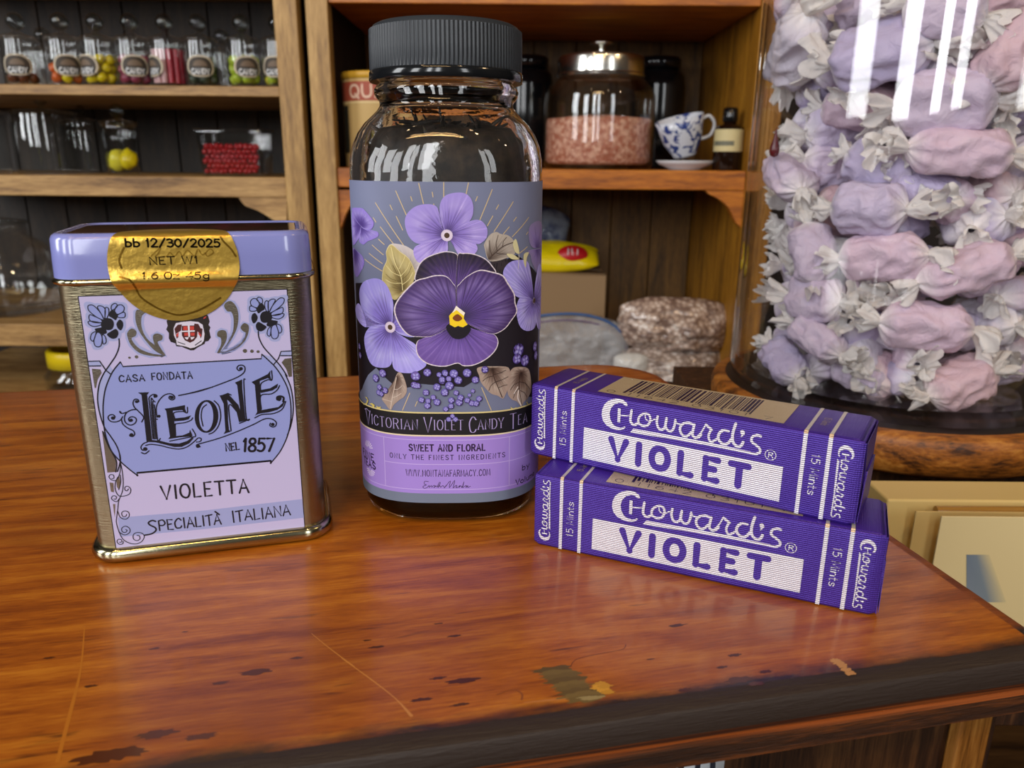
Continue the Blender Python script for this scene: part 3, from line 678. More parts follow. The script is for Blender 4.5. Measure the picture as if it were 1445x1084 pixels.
# arc length table of the label section, u = 0 at the middle of the front
_T = np.linspace(-PI / 2 - PI, -PI / 2 + PI, 4001); _c, _s_ = np.cos(_T), np.sin(_T)
_bx = (BA + .0002) * np.sign(_c) * abs(_c) ** (2 / BN); _by = (BA + .0002) * np.sign(_s_) * abs(_s_) ** (2 / BN)
_L = np.concatenate([[0], np.cumsum(np.hypot(np.diff(_bx), np.diff(_by)))]); _L -= _L[2000]
def Sb(u, v, o):
    x = float(np.interp(u, _L, _bx)); y = float(np.interp(u, _L, _by))
    x2 = float(np.interp(u + 4e-4, _L, _bx)); y2 = float(np.interp(u + 4e-4, _L, _by)); x1 = float(np.interp(u - 4e-4, _L, _bx)); y1 = float(np.interp(u - 4e-4, _L, _by))
    tx, ty = x2 - x1, y2 - y1; l = math.hypot(tx, ty)
    return (x + ty / l * o, y - tx / l * o, v)
bottle = thing('tea_bottle', 'square clear glass bottle of dark loose tea with black ribbed cap and pansy label', 'bottle', BC, BYAW)
prof = [(0.0, .0200, 2.6), (.0003, .0232, 2.8), (.0018, .0249, 3.0), (.0045, .0259, 3.0), (.009, BA, 3.0), (.03, BA, 3.0), (.06, BA, 3.0), (.092, BA, 3.0), (.0965, BA, 3.0), (.100, .0262, 2.9), (.1035, .0255, 2.7), (.1065, .0243, 2.5), (.109, .0226, 2.3), (.111, .0206, 2.1), (.1125, .0191, 2), (.1137, .0183, 2), (.1148, .0183, 2), (.1156, .0190, 2), (.1166, .0196, 2), (.1178, .0197, 2), (.1188, .0190, 2), (.1196, .0180, 2), (.127, .0178, 2), (.130, .0178, 2)]
inn = [(.130, .0160, 2), (.119, .0160, 2), (.1125, .0165, 2), (.1105, .0185, 2.1), (.108, .0208, 2.3), (.104, .0230, 2.6), (.098, .0240, 2.9), (.09, .0241, 3), (.06, .0241, 3), (.02, .0240, 3), (.010, .0228, 2.8), (.0075, .0200, 2.5), (.0062, .012, 2.2), (.006, .003, 2)]
b = MB(); rows = [sec(a, n, z=z) for z, a, n in prof + inn]; b.grid(rows, closed_u=True)
b.add(rows[0][::-1], [tuple(range(144))]); b.add(rows[-1], [tuple(range(144))])
b.build('glass_body', M['glass'], bottle, angle=60)
# cap
b = MB(); nr = 116; n4 = nr * 6
def ribr(r, t):
    if r > 0: return r - .00033 * (0.5 + 0.5 * math.cos(2 * PI * t / 6)) ** 1.5
    return -r
ZC = .1198; CRd = .0206
b.lathe([(CRd - .0001, ZC + .0026), (CRd, ZC + .003), (CRd, ZC + .008), (CRd - .0001, ZC + .0128)], n4, rad=ribr)
b.lathe([(CRd - .0006, ZC + .0128), (CRd - .0012, ZC + .0137), (CRd - .0022, ZC + .0142), (CRd - .004, ZC + .0143), (.0005, ZC + .0140)], 120, cap1=True)
b.lathe([(CRd - .0002, ZC + .0027), (CRd - .0007, ZC + .0128)], 120)
b.build('screw_cap', M['cap'], bottle, angle=70)
b = MB(); b.lathe([(.0178, ZC), (CRd + .0001, ZC), (CRd + .0003, ZC + .0004), (CRd + .0002, ZC + .0022), (CRd - .0002, ZC + .0027)], 120); b.build('cap_rim', M['cap_gloss'], bottle, angle=40)
# tea inside: one crumbly mass plus curled leaves
random.seed(5); b = MB(); rows = []
for z, a, n in [(.0118, .004, 2), (.0120, .012, 2.3), (.0128, .019, 2.5), (.0150, .0222, 2.8), (.03, .0228, 3), (.06, .0228, 3), (.085, .0228, 3), (.0935, .0226, 3), (.0985, .0225, 2.7), (.1035, .0212, 2.5), (.1065, .0190, 2.2), (.1078, .012, 2), (.1082, .002, 2)]:
    r = []
    for x, y, zz in sec(a, n, 72, z):
        d = noise.noise(Vector((x * 260, y * 260, zz * 260))) * .0011; k = 1 + min(0, d) / max(a, .003) * 1.2
        r.append((x * k, y * k, zz + (d if z > .09 else 0)))
    rows.append(r)
b.grid(rows, closed_u=True); b.add(rows[0][::-1], [tuple(range(72))]); b.add(rows[-1], [tuple(range(72))])
for i in range(260):
    a = random.uniform(0, 2 * PI); hz = random.uniform(.092, .109); rr = random.uniform(.3, .86) * .0165
    if hz < .1055: rr = .0208 if hz < .1 else .0190
    c = Vector((rr * math.cos(a), rr * math.sin(a), hz)); d = Vector((random.gauss(0, 1), random.gauss(0, 1), random.gauss(0, .5))).normalized()
    L_ = random.uniform(.002, .0055); q = d.cross(Vector((0, 0, 1))).normalized() * random.uniform(.0002, .001)
    if max((c + d * L_).to_2d().length, (c - d * L_).to_2d().length) > .0215: L_ *= .3
    b.tube([c - d * L_, c - d * L_ * .3 + q, c + d * L_ * .3 + q, c + d * L_], [.0002, random.uniform(.0003, .0008), random.uniform(.0003, .0007), .0002], 5)
tag(b.build('tea_leaves', M['tea'], bottle), 'dark loose tea filling the bottle', kind='stuff')

# --- wrap label
ZB, ZT = .0073, .0946
B = Art(Sb, bw, (0, .05), step=3.2e-5, lim=.0009)
SL = hx('#68718a'); U0 = .066
b0 = MB(); nu, nv = 160, 24; rows = []; cols_ = []
for j in range(nv + 1):
    v = ZB + (ZT - ZB) * j / nv
    rows.append([Sb(-U0 + 2 * U0 * i / nu, v, 0) for i in range(nu + 1)])
    for i in range(nu + 1):
        uu = -U0 + 2 * U0 * i / nu; d = math.hypot(uu / .022, (v - .06) / .03)
        cols_.append(mixc(hx('#5c6478'), hx('#79809f'), d * .7 + .25 * noise.noise(Vector((uu * 120, v * 120, 3)))))
B.mb.grid(rows, color=cols_)
B1 = (480, 250, 4.016); B2 = (480, 480, 4.016); BL1 = (500, 255, 6.775); BL2 = (620, 255, 6.775); B3 = (490, 520, 10.32); B4 = (620, 520, 9.633); B5 = (490, 600, 7.74); B6 = (610, 600, 7.74)
GO = hx('#cbb48a')
B.L = 1; B.zo = B1
for l in ([(445, 35), (472, 150)], [(587, 30), (587, 130)], [(727, 32), (713, 100)], [(315, 78), (375, 215)], [(200, 145), (362, 390)], [(400, 110), (408, 135)], [(522, 85), (526, 112)], [(530, 152), (533, 165)], [(283, 158), (296, 185)], [(318, 222), (355, 300)], [(228, 282), (300, 375)], [(188, 230), (203, 255)],
          [(862, 70), (792, 242)], [(778, 110), (768, 135)], [(898, 157), (884, 182)], [(865, 220), (835, 275)], [(980, 140), (872, 308)], [(998, 228), (982, 250)], [(958, 282), (925, 322)], [(1068, 228), (975, 338)], [(1065, 310), (1055, 325)], [(1060, 395), (1015, 432)], [(218, 352), (250, 382)], [(182, 385), (245, 440)], [(165, 432), (240, 490)], [(140, 465), (238, 532)]):
    B.stroke(l, .00022, GO, smooth=False)
DK = hx('#1a141e')
B.poly([(88, 600), (250, 590), (430, 500), (850, 500), (1000, 440), (1120, 560), (1120, 1250), (1040, 1240), (940, 1200), (850, 1150), (800, 1130), (700, 1190), (560, 1180), (440, 1170), (400, 1190), (330, 1200), (250, 1130), (205, 1080), (160, 1120), (125, 1200), (112, 1220)], DK)
B.poly([(850, 360), (830, 440), (880, 540), (1000, 560), (960, 480)], hx('#332a30'))
B.zo = B3; B.stroke([(910, 360), (805, 610)], .00022, GO, smooth=False); B.stroke([(1020, 480), (990, 550)], .0002, GO, smooth=False)
B.zo = B4; B.stroke([(575, 260), (705, 570)], .00022, GO, smooth=False)
def rnd_tab(seed, n):
    r = random.Random(seed); return [r.random() for _ in range(n)]
def petal_fn(core, inner, outer, rim=None, veins=26, seed=1, dark=.35, light=None):
    tb = rnd_tab(seed, 512); t2 = rnd_tab(seed + 99, 512)
    def fn(a, r):
        q = a * veins; i = int(q); f = q - i; ln = .35 + .5 * tb[i % 512]
        streak = max(0, 1 - abs(f - .5) * 3.4) * max(0, 1 - r / ln) ** .45 * min(1, r * 6)
        c = mixc(inner, outer, (r - .15) * 1.25 + (t2[int(a * 90) % 512] - .5) * .25)
        if light is not None: c = mixc(c, light, .5 * max(0, 1 - abs(r - .7) * 4) * tb[(int(a * 60) + 7) % 512])
        c = mixc(core, c, min(1, r / dark * .9))
        c = mixc(c, core, streak * .8)
        if rim is not None and r > .98: c = rim
        return c
    return fn
LI, LM, LD = hx('#b9aee6'), hx('#8f7bcf'), hx('#46307c'); CK = hx('#1d1130'); CR_ = hx('#d8cdd8')
def pt(zz, T, P, fn, **kw): B.zo = zz; B.petal(T, P, fn, **kw)
B.L = 3
# flowers at the label's left and right side
f1 = petal_fn(LD, LD, LM, veins=14, seed=3, light=LI)
for T_, P_ in (((70, 430), [(-20, 280), (60, 260), (110, 290), (180, 380), (185, 430), (150, 470), (80, 450)]), ((70, 440), [(70, 450), (130, 480), (180, 480), (225, 490), (230, 530), (180, 560), (130, 580), (90, 610), (50, 580), (50, 520)]), ((60, 430), [(-20, 300), (60, 430), (40, 560), (-10, 600)]), ((10, 660), [(-10, 650), (50, 690), (95, 760), (80, 840), (30, 920), (0, 850)])):
    pt(BL1, T_, P_, f1, n=50, rings=8)
for T_, P_ in (((930, 640), [(860, 440), (900, 400), (950, 385), (980, 430), (978, 600), (940, 640), (890, 640), (860, 590), (852, 510)]), ((930, 660), [(875, 660), (980, 645), (985, 880), (940, 900), (890, 800), (870, 720)])):
    pt(BL2, T_, P_, petal_fn(LD, LM, hx('#9184b8'), veins=12, seed=8), n=50, rings=8)
# leaves
lf = petal_fn(hx('#4a3c20'), hx('#6d5c30'), hx('#b8a86c'), rim=hx('#d8cc9c'), veins=18, seed=4, dark=.2, light=hx('#d9cf9f'))
lb = petal_fn(hx('#2c1d18'), hx('#5a4238'), hx('#a89488'), veins=16, seed=5, dark=.2, light=hx('#d8cabc'))
lw = petal_fn(hx('#7a7070'), hx('#9c9292'), hx('#c8c0c0'), veins=22, seed=6, dark=.2)
pt(B1, (400, 520), [(290, 380), (350, 383), (400, 405), (440, 440), (455, 480), (440, 540), (400, 520), (330, 440)], lw, n=60, rings=8)
pt(BL2, (470, 750), [(470, 760), (430, 640), (430, 600), (480, 520), (540, 490), (590, 510), (650, 520), (700, 560), (720, 600), (740, 650), (700, 720), (640, 740), (560, 765)], petal_fn(hx('#3a2c28'), hx('#6a5c54'), hx('#b4aaa0'), veins=14, seed=9, dark=.15, light=hx('#d5cec6')), n=80, rings=10)
pt(B4, (720, 0), [(520, -10), (540, 100), (560, 180), (620, 260), (700, 340), (790, 370), (860, 410), (900, 350), (930, 270), (945, 150), (940, -10), (720, -30)], lb, n=90, rings=12)
pt(B4, (1110, 60), [(960, 40), (940, 150), (925, 250), (930, 350), (980, 420), (1050, 450), (1115, 525), (1140, 460), (1200, 400), (1240, 300), (1240, 150), (1200, 0), (1040, -20)], lb, n=90, rings=12)
pt(B3, (720, 130), [(740, 60), (680, 200), (640, 370), (510, 430), (560, 520), (635, 605), (680, 530), (760, 460), (830, 410), (870, 320), (850, 200), (800, 80)], lb, n=80, rings=10)
B.L = 4
# top violet
ft = petal_fn(hx('#2a1848'), hx('#7c66bd'), hx('#a08fdb'), veins=16, seed=11, dark=.3, light=hx('#c4b6ec'))
for P_ in ([(600, 345), (520, 365), (440, 385), (415, 420), (440, 480), (500, 480), (600, 430), (610, 380)], [(620, 335), (700, 345), (760, 370), (778, 410), (740, 450), (680, 450), (640, 380)],
           [(600, 330), (560, 250), (555, 180), (520, 155), (450, 158), (400, 185), (370, 230), (372, 290), (400, 350), (450, 378), (530, 365), (590, 340)]): pt(B1, (605, 328), P_, ft)
B.L = 5
for P_ in ([(603, 325), (570, 230), (565, 160), (590, 110), (640, 90), (700, 90), (740, 120), (755, 180), (740, 240), (690, 285), (640, 310)], [(610, 328), (680, 280), (750, 245), (800, 248), (832, 290), (830, 340), (800, 372), (770, 378), (700, 350), (640, 335)]): pt(B1, (605, 325), P_, ft)
pt(B1, (355, 640), [(310, 695), (260, 640), (240, 590), (245, 520), (265, 470), (262, 420), (290, 380), (340, 420), (390, 460), (420, 520), (425, 560), (400, 620), (350, 660)], lf, n=90, rings=12)
def veins(zz, mid, sides, c, w=.00013):
    B.zo = zz; B.stroke(mid, w * 1.4, c)
    for l in sides: B.stroke(l, w, c)
B.L = 6
veins(B1, [(355, 640), (345, 560), (310, 480), (290, 395)], [[(345, 560), (300, 540), (262, 500)], [(350, 600), (300, 600), (260, 580)], [(335, 520), (360, 470), (370, 440)], [(345, 560), (380, 520), (395, 480)], [(352, 610), (390, 580), (412, 540)]], hx('#e0d498'))
veins(B1, [(355, 630), (330, 560), (300, 500)], [[(340, 590), (290, 575), (262, 550)], [(350, 580), (385, 550), (405, 505)]], hx('#5a4a1c'), .0001)
veins(BL2, [(470, 750), (540, 680), (620, 620), (700, 590)], [[(500, 715), (480, 640), (475, 570)], [(550, 670), (540, 600), (560, 520)], [(600, 635), (610, 580), (640, 540)], [(540, 690), (600, 700), (670, 700)]], hx('#4a3830'))
veins(B4, [(720, 0), (740, 120), (790, 240), (850, 390)], [[(735, 100), (650, 120), (590, 170)], [(760, 180), (700, 230), (670, 300)], [(735, 80), (820, 60), (900, 20)], [(765, 180), (850, 150), (930, 110)], [(800, 260), (870, 230), (920, 220)]], hx('#3a2620'))
veins(B4, [(1090, 80), (1080, 250), (1115, 500)], [[(1085, 180), (1010, 220), (960, 290)], [(1085, 260), (1030, 320), (1000, 400)], [(1085, 180), (1160, 200), (1220, 280)], [(1095, 300), (1150, 330), (1180, 390)]], hx('#3a2620'))
veins(B4, [(1070, 300), (1060, 400), (1105, 500)], [[(1060, 250), (1010, 340)]], hx('#e8dcd4'), .0003)
veins(B3, [(720, 130), (680, 330), (635, 590)], [[(690, 300), (740, 300), (800, 250)], [(665, 420), (730, 400), (790, 360)], [(655, 480), (580, 460), (520, 440)]], hx('#d8c8bc'))
B.L = 5
# left and right violets
fl = petal_fn(hx('#2a1848'), hx('#7a68c6'), hx('#9d95e4'), veins=16, seed=21, dark=.25, light=hx('#c9c8f6'))
for T_, P_ in (((285, 845), [(150, 850), (100, 800), (90, 750), (108, 715), (135, 770)]), ((285, 845), [(290, 835), (302, 760), (300, 700), (270, 620), (230, 580), (180, 575), (130, 600), (112, 660), (125, 740), (170, 800), (230, 830)]),
               ((285, 855), [(285, 860), (230, 835), (170, 850), (140, 910), (150, 990), (180, 1060), (240, 1080), (290, 1060), (300, 960)]), ((290, 860), [(295, 880), (340, 900), (430, 950), (485, 1040), (475, 1080), (400, 1110), (310, 1090), (295, 1000)]), ((290, 850), [(300, 840), (330, 780), (320, 740), (400, 800), (430, 900), (340, 890)])): pt(B1, T_, P_, fl)
for P_ in ([(1090, 690), (1080, 560), (1060, 480), (1000, 470), (950, 490), (922, 540), (940, 600), (990, 670), (1040, 690)], [(1090, 700), (1030, 675), (1000, 720), (1000, 790), (1020, 850), (1060, 872), (1100, 850), (1110, 780)], [(1098, 700), (1108, 560), (1130, 490), (1140, 600), (1136, 800), (1118, 860)]): pt(B1, (1093, 698), P_, fl)
B.L = 6
B.zo = BL2
for P_ in ([(700, 600), (730, 560), (760, 690), (720, 680)], [(640, 700), (700, 705), (750, 740), (740, 755), (680, 745)], [(805, 700), (850, 685), (830, 740), (820, 830), (800, 770)]): B.poly(P_, hx('#d9d2a4'), smooth=True)
B.stroke([(720, 600), (755, 700), (750, 840)], .00016, hx('#d9d2c4'))
for c, T_ in (((605, 330), B1), ((285, 850), B1), ((1095, 700), B1)):
    B.zo = T_; c_ = B.px(*c); B.disc(c_, .0015 if c[0] < 1000 else .0008, hx('#efe4ea'), raw=True, grad=hx('#cfc0dc')); B.L += 1; B.disc(c_, .0007, hx('#4a3224'), raw=True); B.L -= 1
# main pansy
bk = petal_fn(hx('#7a5ab0'), hx('#4c3478'), hx('#21162c'), rim=CR_, veins=20, seed=31, dark=.1)
B.L = 7
pt(B1, (650, 640), [(655, 640), (560, 580), (430, 590), (440, 510), (480, 460), (550, 430), (610, 420), (665, 440), (672, 520)], bk)
pt(B1, (668, 640), [(660, 640), (665, 450), (700, 430), (760, 435), (820, 460), (860, 500), (880, 545), (800, 580), (700, 600)], bk)
pk = petal_fn(hx('#100818'), hx('#5d4496'), hx('#402a62'), rim=CR_, veins=26, seed=41, dark=.35, light=hx('#9a86cc'))
B.L = 8
pt(B1, (668, 835), [(600, 870), (540, 900), (450, 920), (430, 960), (440, 1010), (480, 1050), (540, 1070), (600, 1072), (665, 1055), (700, 1070), (760, 1065), (830, 1030), (880, 980), (895, 930), (870, 890), (800, 880), (720, 850)], petal_fn(hx('#100818'), hx('#6a4ea6'), hx('#6a4f9c'), rim=CR_, veins=30, seed=42, dark=.4, light=hx('#8d72c4')), n=160, rings=22)
B.L = 9
pt(B1, (650, 790), [(655, 640), (640, 600), (600, 560), (540, 555), (480, 570), (430, 585), (380, 630), (330, 690), (308, 740), (315, 790), (345, 850), (390, 895), (450, 905), (520, 900), (600, 860), (655, 810)], pk, n=170, rings=24)
pt(B1, (675, 790), [(660, 640), (680, 600), (720, 560), (790, 525), (860, 535), (920, 555), (950, 600), (985, 660), (990, 710), (1000, 760), (970, 810), (930, 860), (870, 888), (800, 870), (720, 830), (672, 810)], pk, n=170, rings=24)
B.L = 10; B.zo = B1
B.poly([(600, 850), (640, 820), (700, 820), (740, 860), (700, 910), (640, 910)], hx('#120a18'), smooth=True)
B.poly([(618, 785), (655, 742), (705, 770), (700, 800), (722, 835), (695, 850), (668, 842), (650, 850), (622, 835)], hx('#f2cf1c'), smooth=False)
B.poly([(635, 770), (658, 728), (708, 768), (700, 785), (660, 752)], hx('#efe6d8')); B.L = 11; B.poly([(638, 795), (665, 775), (692, 798), (672, 815), (650, 812)], hx('#7a3c12'), smooth=True)
# berries
B.L = 9
def berry(zz, lst, k, pal=None):
    B.zo = zz
    for i, (x, y, r) in enumerate(lst):
        c = B.px(x, y); R_ = r * k; ph = (x * 7 + y * 3) % 6
        B.L = 8 + (i % 3); B.disc(c, R_ * 1.12, hx('#2a1c4a'), raw=True, n=12)
        B.disc(c + (R_ * -.1, R_ * .1), R_, pal or (hx('#a2a0ec') if i % 3 else hx('#b09ae6')), raw=True, grad=hx('#584a9e'), n=12)
        for q in range(4):
            a_ = ph + q * 1.571; B.L += 1; B.disc(c + (R_ * .45 * math.cos(a_), R_ * .45 * math.sin(a_)), R_ * .52, hx('#bdb8f4'), raw=True, ry=R_ * .34, rot=a_, grad=hx('#6154ac'), n=10); B.L -= 1
berry(B4, [(80, 60, 45), (200, 70, 60), (40, 150, 45), (130, 140, 40), (260, 160, 55), (380, 60, 60), (490, 155, 50), (140, 235, 60), (75, 320, 50), (230, 330, 38), (165, 430, 45), (290, 395, 45), (270, 460, 50), (160, 510, 40), (90, 550, 38), (440, 470, 42), (500, 475, 42), (540, 410, 42), (455, 305, 30), (410, 360, 28), (380, 430, 40)], .0000185)
berry(B3, [(525, 70, 60), (425, 140, 60), (480, 270, 45), (560, 320, 48), (470, 350, 45), (510, 370, 40), (1170, 60, 58), (1340, 90, 38), (1430, 70, 45), (1385, 180, 48), (1310, 270, 55), (1420, 350, 55), (1150, 350, 48), (1085, 455, 45), (1180, 470, 40), (1255, 420, 40), (1310, 490, 52), (1170, 540, 48), (1430, 590, 35)], .0000175)
berry(B3, [(1000, 110, 70), (980, 240, 50), (1030, 250, 45)], .0000175, hx('#a07ab0')); berry(B1, [(1010, 980, 38), (1045, 1040, 34), (1000, 1030, 30), (1100, 960, 30), (1104, 1010, 28), (820, 1090, 20), (115, 960, 20), (120, 1010, 20)], .000045, hx('#8a6aa8'))
# title band and text panel
B.zo = (0, 0, 1)
vt = B.px(620, 582.3)[1]; vb = B.px(620, 614.7)[1]; vs_ = B.px(635, 696)[1]
def strip(v0, v1, c, u0=-U0, u1=U0): B.poly([(u0, v0), (u1, v0), (u1, v1), (u0, v1)], c, raw=True)
B.L = 8; strip(vb, vt, hx('#17151b')); strip(vs_, vb, hx('#9f84d8')); strip(ZB, vs_, hx('#6f7a90'))
B.L = 9; strip(vt - .0002, vt + .0002, hx('#d8c98c')); strip(vb - .0002, vb + .0002, hx('#e6d8b8'))
LN = hx('#c2aeea'); uL = B.px(544, 660)[0]; uR = B.px(717.9, 660)[0]; va = B.px(620, 620.7)[1]; vc = B.px(620, 690.4)[1]; vm = B.px(649, 655)[1]; q = .00009
for v_ in (va, vc): strip(v_ - q, v_ + q, LN)
strip(vm - q, vm + q, LN, uL, uR + .01)
for u_ in (uL, uR): strip(vc, va, LN, u_ - q, u_ + q)
B.zo = B3
for P_ in ([(225, 470), (250, 515), (290, 500), (305, 450), (270, 405), (300, 420), (320, 470), (300, 520), (255, 530)], [(330, 510), (370, 500), (410, 530), (405, 570), (380, 560), (370, 530)], [(430, 540), (470, 560), (500, 550), (490, 585), (450, 580)]): B.poly(P_, hx('#d3c268'))
B.zo = B4; B.poly([(1190, 430), (1200, 400), (1180, 450), (1200, 490), (1240, 480), (1200, 500), (1170, 460)], hx('#d3c268')); B.poly([(960, 520), (1000, 545), (1045, 515), (1010, 555), (970, 550)], hx('#d3c268'))
def U(zz, x, y): B.zo = zz; return B.px(x, y)[0]
base = B.px(0, 0) if False else None
B.zo = B4; vbase = B.px(0, 832)[1]; hcap = B.px(0, 697)[1] - vbase
TX = hx('#a99bd0'); B.L = 10
for t, ua, ub in (('VICTORIAN', U(B3, 290, 700), U(B3, 1030, 800)), ('VIOLET', U(B3, 1120, 800), U(B4, 325, 780)), ('CANDY', U(B4, 405, 780), U(B4, 865, 760)), ('TEA', U(B4, 950, 740), U(B4, 1178, 720))):
    write(B, t, (ua, vbase), (ub, vbase), hcap, .00026, TX, gap=.36, contrast=.35, serif=.00024, big=({0}, 1.55, .28))
B.stroke([(U(B3, 275, 650), vbase + hcap * 1.2), (U(B3, 300, 640), vbase + hcap * 1.35), (U(B3, 330, 650), vbase + hcap * 1.2)], .0002, TX, raw=True)
berry(B4, [(180, 645, 34), (130, 690, 38), (222, 690, 38)], .000018)
INK = hx('#2c1a3c'); B.L = 9
def bt(t, zz, x0, x1, yb, yt, w, **kw):
    B.zo = zz; xm = (x0 + x1) / 2; v_ = B.px(xm, yb)[1]; h_ = B.px(xm, yt)[1] - v_
    write(B, t, (B.px(x0, yb)[0], v_), (B.px(x1, yb)[0], v_), h_, w, INK, **kw)
bt('SWEET_AND_FLORAL', B2, 392, 820, 627, 592, .0004, gap=.42); bt('ONLY_THE_FINEST_INGREDIENTS', B2, 286, 932, 676, 650, .0002, gap=.6)
bt('WWW.MONTANAFARMACY.COM', B2, 376, 848, 770, 735, .00019, gap=.42, serif=.00012)
bt('FINE', B5, 190, 300, 365, 295, .00042, gap=.4); bt('TEAS', B5, 200, 318, 455, 385, .00042, gap=.4); bt('by', B6, 972, 1050, 475, 420, .00028, gap=.3); bt('Volume', B6, 905, 1100, 612, 560, .0003, gap=.25)
B.zo = B2
for l in ([(500, 800), (480, 798), (478, 815), (490, 818), (470, 828), (478, 838), (495, 832), (505, 822), (506, 832), (518, 822), (520, 832), (530, 822), (540, 824), (530, 834), (548, 824), (550, 832), (562, 805), (568, 808), (555, 834), (565, 822), (570, 832), (582, 822), (592, 832), (600, 822)],
          [(590, 835), (600, 825), (625, 795), (618, 835), (650, 792), (640, 836), (655, 822), (662, 824), (656, 834), (668, 832), (678, 822), (674, 834), (684, 822), (690, 834), (702, 800), (694, 833), (706, 826), (716, 822), (712, 834), (724, 822), (722, 833), (738, 826)]): B.stroke(l, .00015, INK, k=3)
for cx_, cy_, a0 in ((242, 245, PI / 2), (262, 475, -PI / 2)):
    B.zo = B5; c = B.px(cx_, cy_)
    for i in range(-4, 5):
        a = a0 + i * .33; B.stroke([c + (.0005 * math.cos(a), .0005 * math.sin(a)), c + (.0022 * math.cos(a), .0022 * math.sin(a))], [.0001, .0003], hx('#e2d6f4'), raw=True, smooth=False, cap=False)
tag(B.build('wrap_label', M['paper_print'], bottle), 'pansy picture label with lavender text panel')
# ================================================================ MINT PACKS
PL, PW, PH = 0.0843, 0.0207, 0.0207
PUR = hx('#4a2a9c')
up_loc = Vector((0.0052, 0.2016, 0.0209)); up_rot = (-0.010, 0.0, -0.5447)
lo_loc = Vector((0.0062, 0.1879, 0.0001)); lo_rot = (0.0, 0.0, -0.4101)
from mathutils import Euler
upM = Matrix.Translation(up_loc) @ Euler(up_rot).to_matrix().to_4x4(); uw = lambda p: upM @ Vector(p)
pack = thing('mint_pack', 'purple foil pack of violet mints lying on top of the other pack', 'mint pack', up_loc, rot=up_rot, group=None)
b = MB(); rows = []; nx = 60
def sq(h, w, r, n=5):
    P = []
    for cx, cz, a0 in ((w - r, r, -PI / 2), (w - r, h - r, 0), (r, h - r, PI / 2), (r, r, PI)):
        for i in range(n + 1): a = a0 + PI / 2 * i / n; P.append((cx + r * math.cos(a), cz + r * math.sin(a)))
    return P
for i in range(nx + 1):
    t = i / nx; x = PL * t; e = max(0, 1 - min(t, 1 - t) * nx / 1.0) * .0006
    rows.append([(x, y + (PW / 2 - y) * e * 80, z + (PH / 2 - z) * e * 80) for y, z in [(min(max(y + .00008 * noise.noise(Vector((x * 90, y * 90, z * 90))), .00001), PW), z - .00006 * abs(noise.noise(Vector((x * 60, y * 99, 5))))) for y, z in sq(PH, PW, .0009)]])
b.grid(rows, closed_u=True, color=PUR)
b.add(rows[0], [tuple(range(len(rows[0])))], PUR); b.add(rows[-1][::-1], [tuple(range(len(rows[0])))], PUR)
recalc(b.build('foil_wrapper', M['foil'], pack, angle=35))
# folded end: overlapping triangular paper flaps
b = MB(); X = PL + .00005
def flap(P, t0, t1, c):
    n = len(P); v = [(X + t0, y, z) for y, z in P] + [(X + t1[i], y, z) for i, (y, z) in enumerate(P)]
    b.add(v, [tuple(range(n))[::-1], tuple(range(n, 2 * n))] + [(i, (i + 1) % n, n + (i + 1) % n, n + i) for i in range(n)], c)
flap([(.0006, .0006), (.0006, .0200), (.0125, .0103)], 0, (.0002, .0002, .0003), PUR)
flap([(.0201, .0006), (.0201, .0200), (.0085, .0103)], 0, (.0002, .0002, .0003), PUR)
flap([(.0007, .0198), (.0200, .0198), (.0160, .0080), (.0045, .0085)], .0003, (.0004, .0004, .0006, .0006), hx('#43269a'))
flap([(.0007, .0009), (.0200, .0009), (.0165, .0125), (.0050, .0120)], .0005, (.0006, .0006, .0010, .0009), PUR)
recalc(b.build('end_fold', M['foil'], pack, angle=30))
P = Art(lambda u, v, o: (u, -.00006 - o, v), uw, (.04, .01), step=2e-5)
T2 = Art(lambda u, v, o: (u, v, PH + .00004 + o), uw, (.04, .005), step=2e-5); T2.mb = P.mb
WH = hx('#e9e6ea'); P1 = (740, 500, 5.352); P2 = (980, 540, 4.928); C1 = (840, 550, 9.633); C2 = (960, 570, 9.633)
def puv(zz, x, y): P.zo = zz; return P.px(x, y)
def rect(a, u0, u1, v0, v1, c=WH): a.poly([(u0, v0), (u1, v0), (u1, v1), (u0, v1)], c, raw=True)
us = [puv(P1, 235, 400)[0], puv(P1, 365, 450)[0], puv(P2, 745, 600)[0], puv(P2, 915, 650)[0]]
for u_ in us:
    P.L = 1; T2.L = 1; rect(P, u_ - .00045, u_ + .00045, .0003, PH - .0006); rect(T2, u_ - .0004, u_ + .0004, .0006, PW - .0006, hx('#d6cfc4'))
    P.mb.add([(u_ - .00045, -.00008, PH - .0006), (u_ + .00045, -.00008, PH - .0006), (u_ + .00045, .0002, PH + .00002), (u_ - .00045, .0002, PH + .00002), (u_ + .0004, .0007, PH + .00007), (u_ - .0004, .0007, PH + .00007)], [(0, 1, 2, 3), (3, 2, 4, 5)], hx('#e6c9a0'))
u0, v1 = puv(P1, 450, 555); _, v0 = puv(P1, 443, 785); u1, v1b = puv(P2, 617, 580); _, v0b = puv(P2, 600, 828)
v0 = (v0 + v0b) / 2; v1 = (v1 + v1b) / 2; P.L = 1; rect(P, u0, u1, v0, v1)
hV = (v1 - v0) * .60; vB = v0 + (v1 - v0) * .20; ua = puv(P1, 655, 650)[0]; ub = puv(P2, 372, 600)[0]
P.L = 2; write(P, 'VIOLET', (ua, vB), (ub, vB), hV, .00175, PUR, gap=.7)
